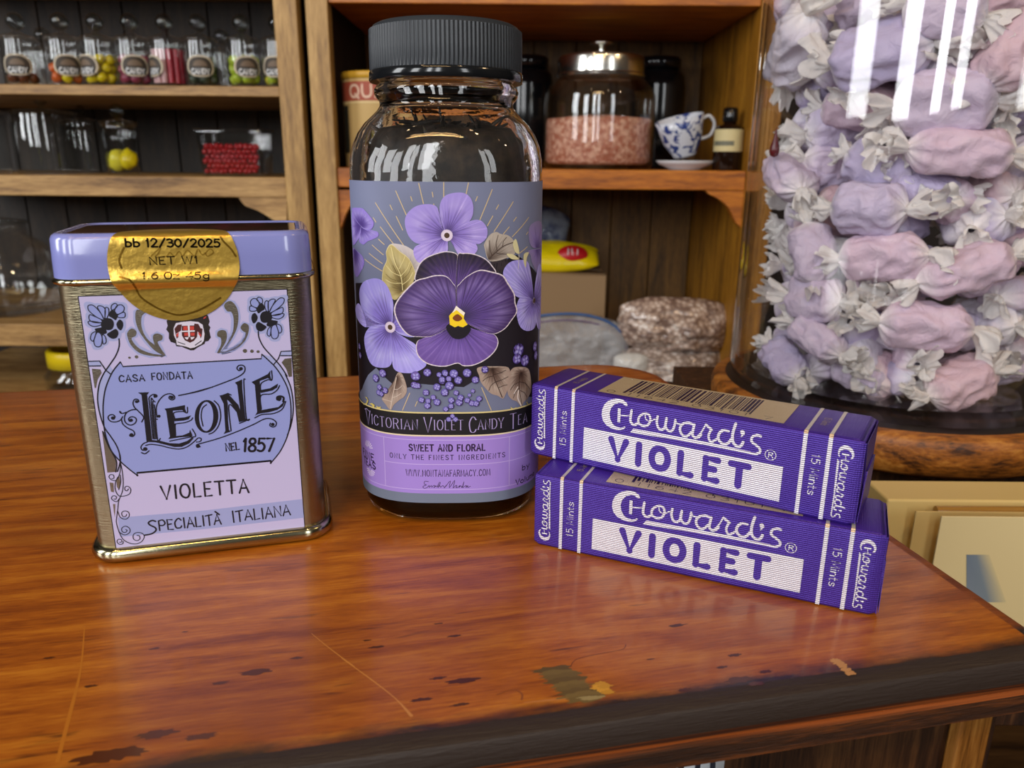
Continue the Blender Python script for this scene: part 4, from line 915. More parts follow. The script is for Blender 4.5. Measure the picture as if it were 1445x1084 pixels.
# script word: traced once in sheet units, reused small at both ends
logo = []
def lg(zz, pts, w, **kw): logo.append(('s', [puv(zz, *p) for p in pts], w, kw))
def lp(zz, pts, **kw): logo.append(('p', [puv(zz, *p) for p in pts], None, kw))
k1 = .0000196
lp(C1, [(442, 222), (430, 180), (380, 140), (320, 122), (250, 125), (180, 150), (125, 200), (95, 270), (88, 340), (105, 420), (150, 480), (210, 520), (290, 548), (370, 545), (415, 515), (400, 500), (350, 520), (290, 505), (240, 470), (205, 400), (195, 320), (215, 250), (260, 200), (320, 180), (375, 190), (415, 225)])
lg(C1, [(328, 255), (320, 440)], 40 * k1, smooth=False, cap=False); lg(C1, [(495, 282), (478, 400), (490, 450), (530, 478), (580, 455)], 34 * k1); lg(C1, [(330, 352), (485, 352)], 16 * k1, smooth=False)
lg(C1, [(650, 330), (595, 375), (590, 450), (650, 492), (715, 480), (748, 420), (740, 355), (700, 325)], 30 * k1, closed=True); lg(C1, [(680, 352), (690, 400), (740, 430), (815, 398)], 15 * k1)
lg(C1, [(850, 362), (838, 440), (862, 525), (915, 540), (950, 500), (970, 392)], 32 * k1); lg(C1, [(970, 388), (955, 480), (985, 550), (1040, 560), (1075, 500), (1090, 412)], 30 * k1); lg(C1, [(1090, 412), (1112, 455), (1155, 470)], 16 * k1)
lg(C1, [(1340, 478), (1280, 452), (1210, 455), (1160, 500), (1155, 560), (1190, 620), (1250, 630), (1305, 580)], 32 * k1); lg(C1, [(1348, 472), (1322, 600), (1350, 648), (1400, 648), (1440, 610)], 32 * k1)
lg(C2, [(210, 465), (290, 380), (350, 272)], 18 * k1); lg(C2, [(350, 285), (425, 350)], 32 * k1, smooth=False); lg(C2, [(420, 350), (385, 430), (400, 500), (440, 510), (510, 470)], 28 * k1)
lg(C2, [(655, 372), (580, 360), (525, 410), (520, 480), (570, 538), (640, 540), (695, 480)], 34 * k1); lg(C2, [(755, 268), (715, 400), (715, 510), (760, 570), (820, 575), (855, 520)], 34 * k1)
lg(C2, [(845, 380), (850, 398)], 52 * k1, smooth=False); lg(C2, [(868, 400), (830, 445)], 18 * k1, smooth=False)
lg(C2, [(1095, 440), (1040, 425), (980, 450), (970, 510), (1030, 560), (1080, 610), (1080, 660), (1020, 680), (950, 668)], 30 * k1)
lp(C1, [(520, 528), (1445, 700), (1445, 742), (475, 578)]); lp(C2, [(290, 505), (960, 650), (960, 682), (290, 545)])
logo.append(('p', [puv(C1, 1444, 700), puv(C2, 291, 505), puv(C2, 291, 545), puv(C1, 1444, 742)], None, {}))
def put_logo(art, f, ws, c):
    for k_, pts, w, kw in logo:
        Q = [f(q) for q in pts]
        if k_ == 's': art.stroke(Q, w * ws, c, raw=True, k=4, **kw)
        else: art.poly(Q, c, raw=True, **kw)
P.L = 2; put_logo(P, lambda q: q, 1.0, WH)
c = puv(C2, 1227, 695); P.stroke([c + (.00125 * math.cos(i * PI / 10), .00125 * math.sin(i * PI / 10)) for i in range(20)], .00018, WH, raw=True, closed=True, smooth=False)
write(P, 'R', c + (-.0005, -.0006), c + (.0006, -.0006), .0012, .0002, WH)
LG0 = np.array(logo[0][1]); lu0 = min(q[0] for q in LG0); lv0 = min(q[1] for l in logo for q in l[1]); lu1 = max(q[0] for l in logo for q in l[1]); lv1 = max(q[1] for l in logo for q in l[1])
sc_ = (PH * .84) / (lu1 - lu0); sw = .0034 / (lv1 - lv0)
P.L = 1
put_logo(P, lambda q: np.array([.0006 + .0042 - (q[1] - lv0) * sw, .0018 + (q[0] - lu0) * sc_]), .45, WH)
ur = PL - .0052; put_logo(P, lambda q: np.array([ur + (q[1] - lv0) * sw, PH - .0018 - (q[0] - lu0) * sc_]), .45, WH)
def vtext(art, t, u, va, vb_, h, w, c): write(art, t, (u, va), (u, vb_), h, w, c, gap=.2)
um = (us[0] + us[1]) / 2; vtext(P, '15_Mints', um + .0008, .0045, .0145, .0018, .0002, WH); um2 = (us[2] + us[3]) / 2; vtext(P, '15_Mints', um2 - .0008, .0155, .0055, .0018, .0002, WH)
TC = hx('#cbb794')  # white print on the top face toned tan, its shade put into the colour
vtext(T2, '15_Mints', um + .0008, .006, .0125, .0016, .0002, hx('#a8987e')); vtext(T2, '15_Mints', um2 - .0008, .0125, .006, .0016, .0002, hx('#a8987e'))
T2.L = 1; T2.zo = P1; tu0 = T2.px(575, 268)[0]; T2.zo = P2; tu1 = T2.px(640, 262)[0]; rect(T2, tu0, tu1, .0022, PW - .001, TC)
T2.L = 2; rnd = random.Random(11); x = tu0 + .006
while x < tu1 - .0085:
    w_ = rnd.choice([.00025, .00025, .00045, .0007]); rect(T2, x, x + w_, .0062 if rnd.random() < .85 else .0048, PW - .0022, hx('#2c1840')); x += w_ + rnd.choice([.00025, .00035, .0006])
dg = '0_11642_03101_7'; write(T2, dg, (tu0 + .0018, .0033), (tu1 - .0030, .0033), .0022, .0002, hx('#2c1840'), gap=.5)
P.build('printing', M['foil'], pack)
low = dup(pack); low.location = lo_loc; low.rotation_euler = lo_rot
tag(low, 'purple foil pack of violet mints lying on the wood under the other pack', 'mint pack')

# ================================================================ COUNTER
TAB = Vector((0.1195, 0.1417, 0)); TR = math.radians(12.2)
tabM = Matrix.Translation(TAB) @ Matrix.Rotation(TR, 4, 'Z')
M['top'] = wood('varnished_counter_wood', hx('#7e3c0a'), hx('#a65a10'), hx('#c2781e'), scale=7.0, axis=0, rough=0.33, coat=0.36, stretch=11, bumps=.12, pores=True, wear=(.0042, .0078, .010, hx('#2e2018')))
M['edge_dark'] = wood('worn_dark_edge', hx('#6a300c'), hx('#84420f'), hx('#9a5216'), scale=7, axis=0, rough=.5, stretch=9, bumps=.5, wear=(.009, .012, .004, hx('#2e221b')))
M['edge_red'] = principled('reddish_moulding_wood', hx('#3c1b0a'), rough=0.45, var=(hx('#8a4414'), 200, (.05, 3, 6), .45, .6), bump=(200, .4, .0004, (.1, 1, 3)))
M['under'] = wood('counter_case_wood', hx('#1c0f08'), hx('#3a2212'), hx('#5c3b20'), scale=4, axis=2, rough=0.5)
def tabpoly(ins):
    x1, y0, y1, x0 = -ins, ins, .252 - ins, -.62; P = []
    for cx, cy, a0, r in ((x1 - .004, y0 + .004, -PI / 2, .004), (x1 - .030, y1 - .030, 0, .030)):
        for i in range(11): a = a0 + PI / 2 * i / 10; P.append((cx + r * math.cos(a), cy + r * math.sin(a)))
    return P + [(x0, y1), (x0, y0)]
b = MB(); prof = [(-.0150, .010), (-.0150, .0015), (-.0142, .0006), (-.0095, .0004), (-.0090, .0014), (-.0068, .0014), (-.0063, .0002), (-.0020, 0), (-.0008, .0006), (-.00015, .0022), (0, .0042)]
mis = [2, 2, 4, 2, 2, 2, 1, 1, 1, 1]
rr = [[(x, y, z) for x, y in tabpoly(i)] for z, i in prof]
for i in range(len(rr) - 1): b.grid([rr[i], rr[i + 1]], closed_u=True, mi=mis[i])
tp = rr[-1]; b.add(tp, [tuple(range(len(tp)))], mi=0); b.add(rr[0][::-1], [tuple(range(len(rr[0])))], mi=1)
W = Art(lambda u, v, o: (u, v, o), lambda p: tabM @ Vector(p), (-.08, .05), step=8e-6); W.mb = b; W.L = 1
SCR = hx('#c08038'); DKW = hx('#4a2208')
def blotch(x, y, rx, ry, c, seed=0, n=22, c2=None):
    """irregular worn spot, long axis with the grain; size in metres"""
    q = W.px(x, y); rr_ = random.Random(seed); ring = []
    for i in range(n):
        a = 2 * PI * i / n; k = .72 + .5 * rr_.random(); ring.append((q[0] + rx * k * math.cos(a), q[1] + ry * k * math.sin(a)))
    W.poly(ring, c, mi=3, raw=True, smooth=True, k=3)
W.zo = (480, 780, 2.89)
W.stroke([(5, 430), (130, 520), (225, 595), (290, 665)], [.00012, .0003, .0002, .0007], SCR, mi=3)
W.stroke([(750, 612), (850, 602), (930, 595)], [.0002, .0006, .0004], hx('#b8763a'), mi=3)
W.L = 1
for i in range(9):
    t = i / 8; blotch(870 + 130 * t, 475 + 120 * t, .0042, .0010, mixc(hx('#5e4a26'), hx('#7a6434'), (i * 37 % 10) / 10), i + 3)
W.L = 2
for i in range(5): blotch(1000 + 12 * i, 590 + 6 * (i % 2), .0016, .0003, hx('#9a8858'), i + 30)
for i, (x, y) in enumerate(((1060, 535), (1075, 560), (1090, 570), (1050, 550), (1080, 545))): blotch(x, y, .0014, .0007, hx(('#c08a28', '#d0982e')[i % 2]), i + 50)
for i, (x, y, k) in enumerate(((500, 522, 1.5), (400, 512, .8), (1375, 297, 1), (150, 385, .8), (110, 358, .5), (400, 290, .5), (1265, 435, .4), (465, 340, .8), (375, 705, .6), (330, 600, 1), (490, 620, .8))): blotch(x, y, .0022 * k, .0005 * k, DKW, i)
W.stroke([(940, 465), (965, 435), (1060, 412), (1150, 395), (1165, 375)], .0002, hx('#6a3410'), mi=3)
W.stroke([(640, 580), (700, 560), (740, 575), (740, 600)], .0004, hx('#8a4a14'), mi=3)
W.zo = (945, 780, 2.89)
for i, (x, y) in enumerate(((675, 440), (690, 450), (705, 462), (720, 478), (735, 492))): blotch(x, y, .0012, .0007, hx('#b98440'), i + 9)
for i, (x, y, k) in enumerate(((280, 520, 1.5), (350, 535, 1), (392, 485, .8), (210, 468, .7), (265, 418, .8), (60, 560, .8))): blotch(x, y, .0018 * k, .0006 * k, DKW, i + 20)
W.zo = (0, 780, 2.89); W.stroke([(345, 300), (330, 470), (290, 640), (235, 850)], [.0002, .0004, .0007, .0007], hx('#b8701e'), mi=3); W.stroke([(1270, 330), (1350, 395), (1445, 465)], [.00012, .0002, .0002], SCR, mi=3)
for i, (x, y, k) in enumerate(((370, 545, .7), (630, 392, .6), (900, 532, .8), (1040, 487, 1.6), (1210, 430, .7), (200, 430, .6), (755, 323, .4), (640, 740, 1.8), (820, 750, 1.4), (480, 820, 2.6), (400, 840, 2.0))): blotch(x, y, .0020 * k, .0006 * k, hx('#55290c'), i + 70)
M['wear'] = principled('varnish_wear', rough=0.3, attr='Col', coat=.3)
counter = b.build('counter_top', [M['top'], M['edge_dark'], M['edge_red'], M['wear'], wood('worn_brown_moulding', hx('#23130a'), hx('#3e2210'), hx('#6e3a14'), scale=8, axis=0, rough=.45, stretch=16, bumps=.5)], None, angle=40)
counter.location = TAB; counter.rotation_euler = (0, 0, TR)
tag(counter, 'worn varnished orange-brown wooden counter top under the tin, bottle and mint packs', 'counter')
b = MB(); b.box(-.62, -.006, .008, .246, -.30, -.0151); cs = b.build('counter_case', M['under'], counter)
b = MB(); b.box(-.019, -.0105, .0045, .0082, -.30, -.0152); bevel(b.build('corner_post', wood('post_wood', hx('#3a2008'), hx('#7a4c1c'), hx('#9a6a30'), 4, 2), counter), .001)
def case_front(x, y, yl=.0073):
    iv = tabM.inverted(); o = iv @ Vector(CAM); d = iv.to_3x3() @ Vector(ray(x, y)); return o + d * ((yl - o.y) / d.y)
cA_, cB_ = case_front(886, 1082), case_front(1023, 1066); zt0 = -.0153
sg = thing('shelf_sign', 'white sign card with dark letters fixed below the counter edge', 'sign', tuple(tabM @ Vector((cA_.x, .0072, zt0 - .019))), TR)
wS = cB_.x - cA_.x; b = MB(); b.box(0, wS, 0, .0006, 0, .019); b.build('card', principled('white_card', hx('#c9cdd0'), rough=.5), sg)
SGa = Art(lambda u, v, o: (u, -.0001 - o, v), step=3e-5); INKS = hx('#20242e')
xs_ = [case_front(v_, 1075).x - cA_.x for v_ in (925, 943, 961, 984, 1006)]
SGa.stroke([(xs_[0], .0175), (xs_[1], .0165), (xs_[1] + .0008, .010), (xs_[1], .004), (xs_[0], .003)], .0012, INKS, raw=True); SGa.stroke([(xs_[0], .0175), (xs_[0], .003)], .0012, INKS, raw=True, smooth=False)
SGa.stroke([(xs_[2], .0185), (xs_[2], .003)], .0013, INKS, raw=True, smooth=False)
xm_ = (xs_[3] + xs_[4]) / 2; hw_ = (xs_[4] - xs_[3]) / 2; SGa.stroke([(xm_ + hw_ * math.cos(t * PI / 8), .0110 + .0078 * math.sin(t * PI / 8)) for t in range(16)], .0012, INKS, raw=True, closed=True)
SGa.build('lettering', M['print'], sg)

# ================================================================ LARGE TAFFY JAR ON ITS WOODEN STAND
JC = Vector((0.2416, 0.4766, 0)); JR = 0.0984; JZ = -0.035
b = MB(); b.lathe([(.06, -.0585), (.104, -.0585), (.1070, -.056), (.1090, -.049), (.1095, -.041), (.1085, -.0372), (.1060, -.0352), (.1000, -.0350), (.02, -.0350), (.0005, -.0350)], 96)
st_ = b.build('jar_stand', wood('stand_wood', hx('#3c1f0a'), hx('#9a5a1c'), hx('#c88a3c'), 7, 0, rough=.45, stretch=4, bumps=.6), None, angle=50, loc=JC)
tag(st_, 'round thick wooden stand under the big jar of taffy', 'stand')
b = MB(); b.lathe([(.1008, -.03499), (.1006, -.03492), (.0005, -.03492)], 96); tag(b.build('base_shade_disc', principled('painted_base_shade', hx('#1c120b'), rough=.4), st_), 'dark disc added for the shaded band under the jar')  # added disc; the shaded band under the jar is put into its colour
jar = thing('glass_jar', 'very large clear glass jar full of lilac taffy at the right', 'jar', (JC.x, JC.y, JZ + .0001))
b = MB(); hj = .30
b.lathe([(.0005, .0003), (.088, .0003), (.0945, .0010), (.0972, .0035), (JR, .009), (JR - .0004, .1), (JR - .0012, hj), (JR - .0035, hj), (JR - .0030, .1), (JR - .0028, .014), (.090, .0085), (.07, .0072), (.0005, .0070)], 128)
b.build('jar_body', M['big_glass'], jar, angle=35)
b = MB(); b.lathe([(.094, hj + .0002), (JR + .001, hj + .0002), (JR + .002, hj + .004), (JR - .002, hj + .010), (.06, hj + .018), (.02, hj + .022), (.0005, hj + .022)], 96); b.build('jar_lid', M['big_glass'], jar, angle=35)

def wrap_mat(name, c, sss=0.0):
    m, nt, out = mat(name); L = nt.links.new
    tc = N(nt, 'ShaderNodeTexCoord'); nz = N(nt, 'ShaderNodeTexNoise', i_Scale=170.0, i_Detail=4.0, i_Distortion=1.4); L(tc.outputs['Object'], nz.inputs['Vector'])
    vo = N(nt, 'ShaderNodeTexVoronoi', feature='DISTANCE_TO_EDGE', i_Scale=110.0); L(tc.outputs['Object'], vo.inputs['Vector'])
    ad = N(nt, 'ShaderNodeMath', operation='MULTIPLY_ADD'); ad.inputs[1].default_value = .8; L(vo.outputs['Distance'], ad.inputs[0]); L(nz.outputs['Fac'], ad.inputs[2])
    bp = N(nt, 'ShaderNodeBump'); bp.inputs['Strength'].default_value = .65; bp.inputs['Distance'].default_value = .0014; L(ad.outputs[0], bp.inputs['Height'])
    at = N(nt, 'ShaderNodeVertexColor', layer_name='Col')
    b = N(nt, 'ShaderNodeBsdfPrincipled'); b.inputs['Roughness'].default_value = .5; b.inputs['Specular IOR Level'].default_value = .35
    L(at.outputs[0], b.inputs['Base Color']); L(bp.outputs[0], b.inputs['Normal'])
    if sss:
        tl = N(nt, 'ShaderNodeBsdfTranslucent'); L(at.outputs[0], tl.inputs[0]); mx = N(nt, 'ShaderNodeMixShader'); mx.inputs[0].default_value = sss
        L(b.outputs[0], mx.inputs[1]); L(tl.outputs[0], mx.inputs[2]); L(mx.outputs[0], out.inputs[0])
    else: L(b.outputs[0], out.inputs[0])
    return m
M['wrap'] = wrap_mat('waxed_paper_over_taffy', None); M['twist'] = wrap_mat('white_waxed_paper', None, .35)
WHT = hx('#f6f4f0')
def twist_mesh(seed, size=.0128):
    r = random.Random(seed); b = MB(); rows = []; n = 64; K_ = 12; ph = [r.uniform(0, 6.28) for _ in range(5)]; wv = [3, 5, 7, 11, 4]; bx, by = r.uniform(-.5, .5), r.uniform(-.5, .5)
    for i in range(K_ + 1):
        t = i / K_; row = []
        for j in range(n):
            a = 2 * PI * j / n + t * .9
            fold = sum(math.sin(wv[q] * a + ph[q]) / (q + 1.4) for q in range(4))
            rad = .0018 + size * (t ** .8) * (.62 + .24 * fold * min(1, t * 2)) * (1 - .25 * t * t)
            x = size * (1.15 * t - .25 * t * t + .22 * t * math.sin(wv[4] * a + ph[4]) + .12 * t * math.sin(9 * a + ph[1]))
            d = noise.noise(Vector((math.cos(a) * 2.2 + seed, math.sin(a) * 2.2, t * 3))) * .0030 * t
            row.append((x + d, (rad + d) * math.cos(a) + bx * size * t * t, (rad + d) * math.sin(a) * .85 + by * size * t * t))
        rows.append(row)
    b.grid(rows, closed_u=True, color=WHT)
    return b
def body_mesh(seed, c, L_=.040, R_=.0115):
    r = random.Random(seed); b = MB(); rows = []; cols_ = []; n = 48; K_ = 40; sy, sz = r.uniform(.95, 1.1), r.uniform(.82, .98); tw_ = r.uniform(-.25, .25); ex = r.uniform(2.6, 4.2); f1, f2 = r.uniform(0, 9), r.uniform(0, 9)
    for i in range(K_ + 1):
        t = i / K_; q = abs(2 * t - 1); x = (t - .5) * L_
        prof = (1 - max(0, (q - .62) / .38) ** 2.1 * .84) * (1 - .05 * q)
        row = []
        for j in range(n):
            a = 2 * PI * j / n; c_, s_ = math.cos(a), math.sin(a)
            k = (abs(c_) ** ex + abs(s_) ** ex) ** (-1 / ex)
            cre = abs(noise.noise(Vector((t * 3.5 + f1, c_ * 1.6, s_ * 1.6 + f2)))) * 2
            pleat = (max(0, q - .6) / .4) * .13 * math.sin(a * 9 + f1 * 3 + 2 * math.sin(a * 2 + f2))
            rr_ = R_ * prof * k * (1 - .17 * cre + pleat)
            aa = a + tw_ * (t - .5) * 2
            row.append((x + .0015 * noise.noise(Vector((c_ * 2, s_ * 2, seed))), rr_ * math.cos(aa) * sy, rr_ * math.sin(aa) * sz))
            g = max(0, (q - .70) / .30) ** 1.4; g = min(1, g + .16 * max(0, noise.noise(Vector((t * 5 + f2, c_ * 2, s_ * 2)))))
            cols_.append(mixc(c, WHT, g * .75))
        rows.append(row)
    b.grid(rows, closed_u=True, color=cols_)
    return b
PALT = [hx(h) for h in ('#c6bbd4', '#c9bbd0', '#d0b9ca', '#d0b4be', '#bdb3d2', '#d6d0dd')]
protos = []
for i in range(9):
    o = body_mesh(i * 13 + 2, PALT[i % 6], .039 + .003 * (i % 3), .0134 + .0007 * (i % 2)).build('wrapped_taffy', M['wrap'], None, link=False)
    tw1 = twist_mesh(i * 7 + 1).build('twisted_end', M['twist'], None, link=False); tw2 = twist_mesh(i * 7 + 4, .0120).build('twisted_end', M['twist'], None, link=False)
    protos.append((o, tw1, tw2, .039 + .003 * (i % 3)))
names_used = {}
def place_taffy(pos, axis, roll, label, k=0, s=1.0, group='taffies in the large jar', bend=None):
    o, t1, t2, L_ = protos[k % 9]; a = Vector(axis).normalized(); pos = Vector(pos)
    for _ in range(3):                       # keep both paper ends inside the glass
        for e_ in (1, -1):
            tip = pos + a * e_ * .034 * s; r2 = Vector((tip.x - JC.x, tip.y - JC.y, 0)); ex_ = r2.length + .009 - .0935
            if ex_ > 0: pos -= r2.normalized() * ex_
    q = a.to_track_quat('X', 'Z'); R_ = q.to_matrix().to_4x4() @ Matrix.Rotation(roll, 4, 'X')
    c = o.copy(); COL.objects.link(c); c.matrix_world = Matrix.Translation(pos) @ R_ @ Matrix.Scale(s, 4)
    tag(c, label, 'taffy', group)
    for tt, sg_ in ((t1, 1), (t2, -1)):
        d = tt.copy(); COL.objects.link(d); d.parent = c
        rt = Matrix.Rotation(0 if sg_ > 0 else PI, 4, 'Z'); bd = Matrix.Rotation((bend or 0) * sg_, 4, 'Y')
        d.matrix_local = Matrix.Translation((sg_ * (L_ / 2 - .0012), 0, 0)) @ rt @ bd
    return c
def cyl(x, y, R_):
    d = ray(x, y); o = CAM; ax, ay = o[0] - JC.x, o[1] - JC.y
    A_ = d[0] ** 2 + d[1] ** 2; B_ = 2 * (ax * d[0] + ay * d[1]); C_ = ax * ax + ay * ay - R_ * R_; disc = B_ * B_ - 4 * A_ * C_
    if disc < 0: t = -B_ / (2 * A_); p = o + d * t; v = Vector((p[0] - JC.x, p[1] - JC.y, 0)).normalized() * R_; return Vector((JC.x + v.x, JC.y + v.y, p[2]))
    t = (-B_ - math.sqrt(disc)) / (2 * A_); return Vector(o + d * t)
Z7 = (1020, 0, 3.388); Z8 = (1020, 300, 3.188)
FR = [ # crop, x, y, angle (deg, counter clockwise as seen), scale, variant, depth factor, description
 (Z7, 300, 20, 5, .95, 0, 0, 'pale lilac taffy cut off at the top left of the jar'),
 (Z7, 330, 230, 40, 1.12, 5, 0, 'very pale lilac taffy tilted up to the right near the jar top'),
 (Z7, 395, 320, 40, .8, 4, 1, 'shaded purple taffy just below the very pale tilted one'),
 (Z7, 740, 240, 8, 1.25, 4, 0, 'large blue-lilac taffy behind the window reflections near the top'),
 (Z7, 1080, 490, 2, 1.15, 1, 0, 'broad grey-lilac taffy lying level, above the pink one'),
 (Z7, 1160, 722, -3, 1.12, 2, 0, 'pink-lilac taffy lying level with clean flat paper in mid jar'),
 (Z7, 745, 800, -25, .95, 4, 1, 'blue-lilac taffy half hidden left of the level pink-lilac one'),
 (Z7, 300, 850, -20, .95, 1, 0, 'pinkish lilac taffy at the left wall of the jar, mid height'),
 (Z7, 210, 650, 10, .75, 0, 1, 'small lilac taffy against the left wall beside the red drop'),
 (Z7, 690, 1000, 0, 1.0, 0, 0, 'square-looking lilac taffy at the centre of the jar'),
 (Z7, 960, 910, -5, .9, 4, 1, 'bluish taffy just right of and above the square-looking one'),
 (Z7, 1060, 50, -15, .9, 1, 0, 'lilac taffy cut off at the top, right of the window reflections'),
 (Z7, 1400, 240, 55, 1.05, 3, 0, 'rosy taffy at the right edge near the top of the picture'),
 (Z7, 1060, 180, 10, .8, 4, 2, 'shaded blue-violet taffy deep in the gap at upper right'),
 (Z7, 1450, 800, -20, .95, 0, 1, 'shadowed lilac taffy at the right edge in mid jar'),
 (Z8, 400, 180, -70, .85, 1, 0, 'purple taffy standing upright left of centre in the lower jar'),
 (Z8, 720, 205, 8, 1.0, 2, 0, 'mauve taffy directly under the square-looking one'),
 (Z8, 1115, 260, 18, 1.1, 2, 0, 'plump mauve-pink taffy tilted up to the right in the lower jar'),
 (Z8, 400, 390, 2, .88, 1, 0, 'mauve taffy with crossed folds at lower left'),
 (Z8, 420, 570, -22, .85, 1, 0, 'mauve taffy second from the jar bottom at lower left'),
 (Z8, 265, 665, -28, .8, 4, 0, 'purple taffy resting at the bottom left of the jar'),
 (Z8, 930, 520, -2, 1.05, 2, 0, 'long mauve taffy just above the brownish pink one'),
 (Z8, 1075, 770, 25, .92, 3, 0, 'brownish pink round-ended taffy on the jar bottom'),
 (Z8, 165, 225, 30, .75, 0, 1, 'lilac taffy pressed to the left wall in the lower jar'),
 (Z8, 1310, 370, 0, .9, 1, 1, 'shaded mauve taffy at the right edge in the lower jar'),
 (Z8, 110, 380, 70, .7, 0, 1, 'faint lilac taffy behind white paper at the left wall'),
 (Z8, 1330, 590, 10, .9, 2, 1, 'dim mauve taffy at the right edge near the bottom'),
 (Z8, 620, 720, -8, .8, 1, 1, 'shaded taffy behind white twists at the bottom centre'),
]
jar_t = []
Jp = Vector((JC.x, JC.y, 0))
for i, (zz, x, y, ang, s, k, dep, lb_) in enumerate(FR):
    p = cyl(zz[0] + x / zz[2], zz[1] + y / zz[2], JR - .0170 - .018 * dep)
    rad = Vector((p.x - JC.x, p.y - JC.y, 0)).normalized(); tan = Vector((-rad.y, rad.x, 0)); a = math.radians(ang)
    ax = tan * math.cos(a) + Vector((0, 0, 1)) * math.sin(a)
    if p.z < JZ + .019: p.z = JZ + .019
    place_taffy(p - rad * .001, ax, i * 1.3, lb_, k, s * .98, bend=.25 * ((i % 3) - 1))
EN = [ # taffies pointing a white twist at the glass
 (Z7, 455, 345), (Z7, 1060, 305), (Z7, 838, 712), (Z7, 700, 470), (Z7, 250, 450), (Z7, 330, 590), (Z7, 460, 830), (Z7, 380, 960), (Z7, 1090, 965), (Z7, 1300, 900), (Z7, 1385, 490), (Z7, 1215, 190), (Z7, 510, 110), (Z7, 185, 1010), (Z7, 480, 600),
 (Z8, 240, 20), (Z8, 1180, 40), (Z8, 460, 215), (Z8, 240, 240), (Z8, 175, 400), (Z8, 625, 385), (Z8, 780, 380), (Z8, 640, 505), (Z8, 610, 630), (Z8, 130, 560), (Z8, 430, 735), (Z8, 850, 655), (Z8, 710, 745), (Z8, 800, 840), (Z8, 1200, 500), (Z8, 1290, 560), (Z8, 1295, 770), (Z8, 1330, 150), (Z8, 210, 90)]
vis = {}
for i, (zz, x, y) in enumerate(EN):
    px_, py_ = zz[0] + x / zz[2], zz[1] + y / zz[2]
    rnd = random.Random(i * 5 + 3)
    if (zz, x) == (Z7, 480):
        p = cyl(px_, py_, JR - .040); rad = Vector((p.x - JC.x, p.y - JC.y, 0)).normalized(); a = rad * .9 + Vector((0, 0, -.25))
        place_taffy(p, a, 1.0, 'round lilac taffy seen end-on with flat paper, left of centre', 0, 1.15); continue
    p = cyl(px_, py_, JR - .040); rad = Vector((p.x - JC.x, p.y - JC.y, 0)).normalized(); tan = Vector((-rad.y, rad.x, 0))
    a = (rad + tan * rnd.uniform(-.35, .35) + Vector((0, 0, rnd.uniform(-.35, .35)))).normalized(); p = p - a * .004
    if p.z < JZ + .017: p.z = JZ + .017
    vis.setdefault(int((py_) // 90), []).append((px_, p, a, i))
rown = ['topmost row', 'second row', 'third row', 'fourth row', 'fifth row', 'lowest row', 'lowest row']
ordn = ['first', 'second', 'third', 'fourth', 'fifth', 'sixth', 'seventh', 'eighth', 'ninth', 'tenth']
merged = {}
for k_, l in vis.items(): merged.setdefault(min(k_, 5), []).extend(l)
for k_, l in merged.items():
    l.sort(key=lambda q: q[0])
    for j, (px_, p, a, i) in enumerate(l):
        place_taffy(p, a, i * .9, 'taffy pointing a white twist at the glass, %s from left in %s' % (ordn[j], rown[k_]), i % 6, .92, bend=.2)
rnd = random.Random(77)
for i in range(32):
    z = JZ + .020 + .0285 * (i // 4) + rnd.uniform(-.003, .003); a = math.radians(180 + (0, 38, 76, 114)[i % 4] + (19 if (i // 4) % 2 else 0)); rr_ = .050
    p = Vector((JC.x + rr_ * math.cos(a), JC.y + rr_ * math.sin(a), z)); th = rnd.uniform(0, PI)
    place_taffy(p, (math.cos(th), math.sin(th), rnd.uniform(-.3, .3)), rnd.uniform(0, 6), 'lilac taffy buried deep in the large jar behind the others', i % 9, .95)
# red drop-shaped sweet stuck inside the glass
p = cyl(1020 + 248 / 3.388, 705 / 3.388, JR - .0062); b = MB(); b.lathe([(.0003, -.0055), (.0022, -.0045), (.0030, -.0020), (.0024, .001), (.0012, .005), (.0005, .009), (.0001, .011)], 20)
tag(b.build('drop_candy', principled('dark_red_candy', hx('#5c1015'), rough=.2), None, loc=p), 'tiny dark red drop shape behind the glass at the left wall of the large jar', 'candy')
# ================================================================ THE SHOP: SHELVES BEHIND
def q_(x, y, Y): return Vector(ony(x, y, Y))
YF = 1.15                                   # front plane of both cabinets
M['oak'] = wood('oak_shelf_front', hx('#6c4c26'), hx('#a07a46'), hx('#c09a60'), scale=2.2, axis=0, rough=.5, stretch=9)
M['oak_v'] = wood('oak_post', hx('#7c5a2c'), hx('#a88248'), hx('#c6a062'), scale=2.2, axis=2, rough=.5, stretch=9)
M['warm'] = wood('lamplit_oak_shelf', hx('#7c4006'), hx('#b06410'), hx('#cc801e'), scale=2.2, axis=0, rough=.45, stretch=9)  # orange lamplight on the right cabinet is put into the wood colour
M['warm_v'] = wood('lamplit_oak_panel', hx('#66420c'), hx('#946214'), hx('#b07a20'), scale=2.5, axis=2, rough=.5, stretch=7)  # golden lamplight on the right post and side wall, painted into the wood
M['back'] = wood('dark_back_boards', hx('#17100a'), hx('#2a1e14'), hx('#3c2c1c'), scale=3, axis=2, rough=.6, stretch=7)
M['back_w'] = wood('brown_back_boards', hx('#3c280c'), hx('#5e4016'), hx('#785420'), scale=3, axis=2, rough=.6, stretch=7)
def board(name, x0, x1, y0, y1, z0, z1, m, parent, bv=.0015):
    b = MB(); b.box(x0, x1, y0, y1, z0, z1); o = b.build(name, m, parent); bevel(o, bv); return o
xa = q_(0, 200, YF).x - .25
pL, pR = q_(402, 200, YF).x, q_(433.5, 200, YF).x
zs = [(q_(200, 121, YF).z, q_(200, 135.5, YF).z), (q_(200, 248.5, YF).z, q_(200, 277, YF).z), (q_(50, 456, YF).z, q_(50, 487, YF).z)]
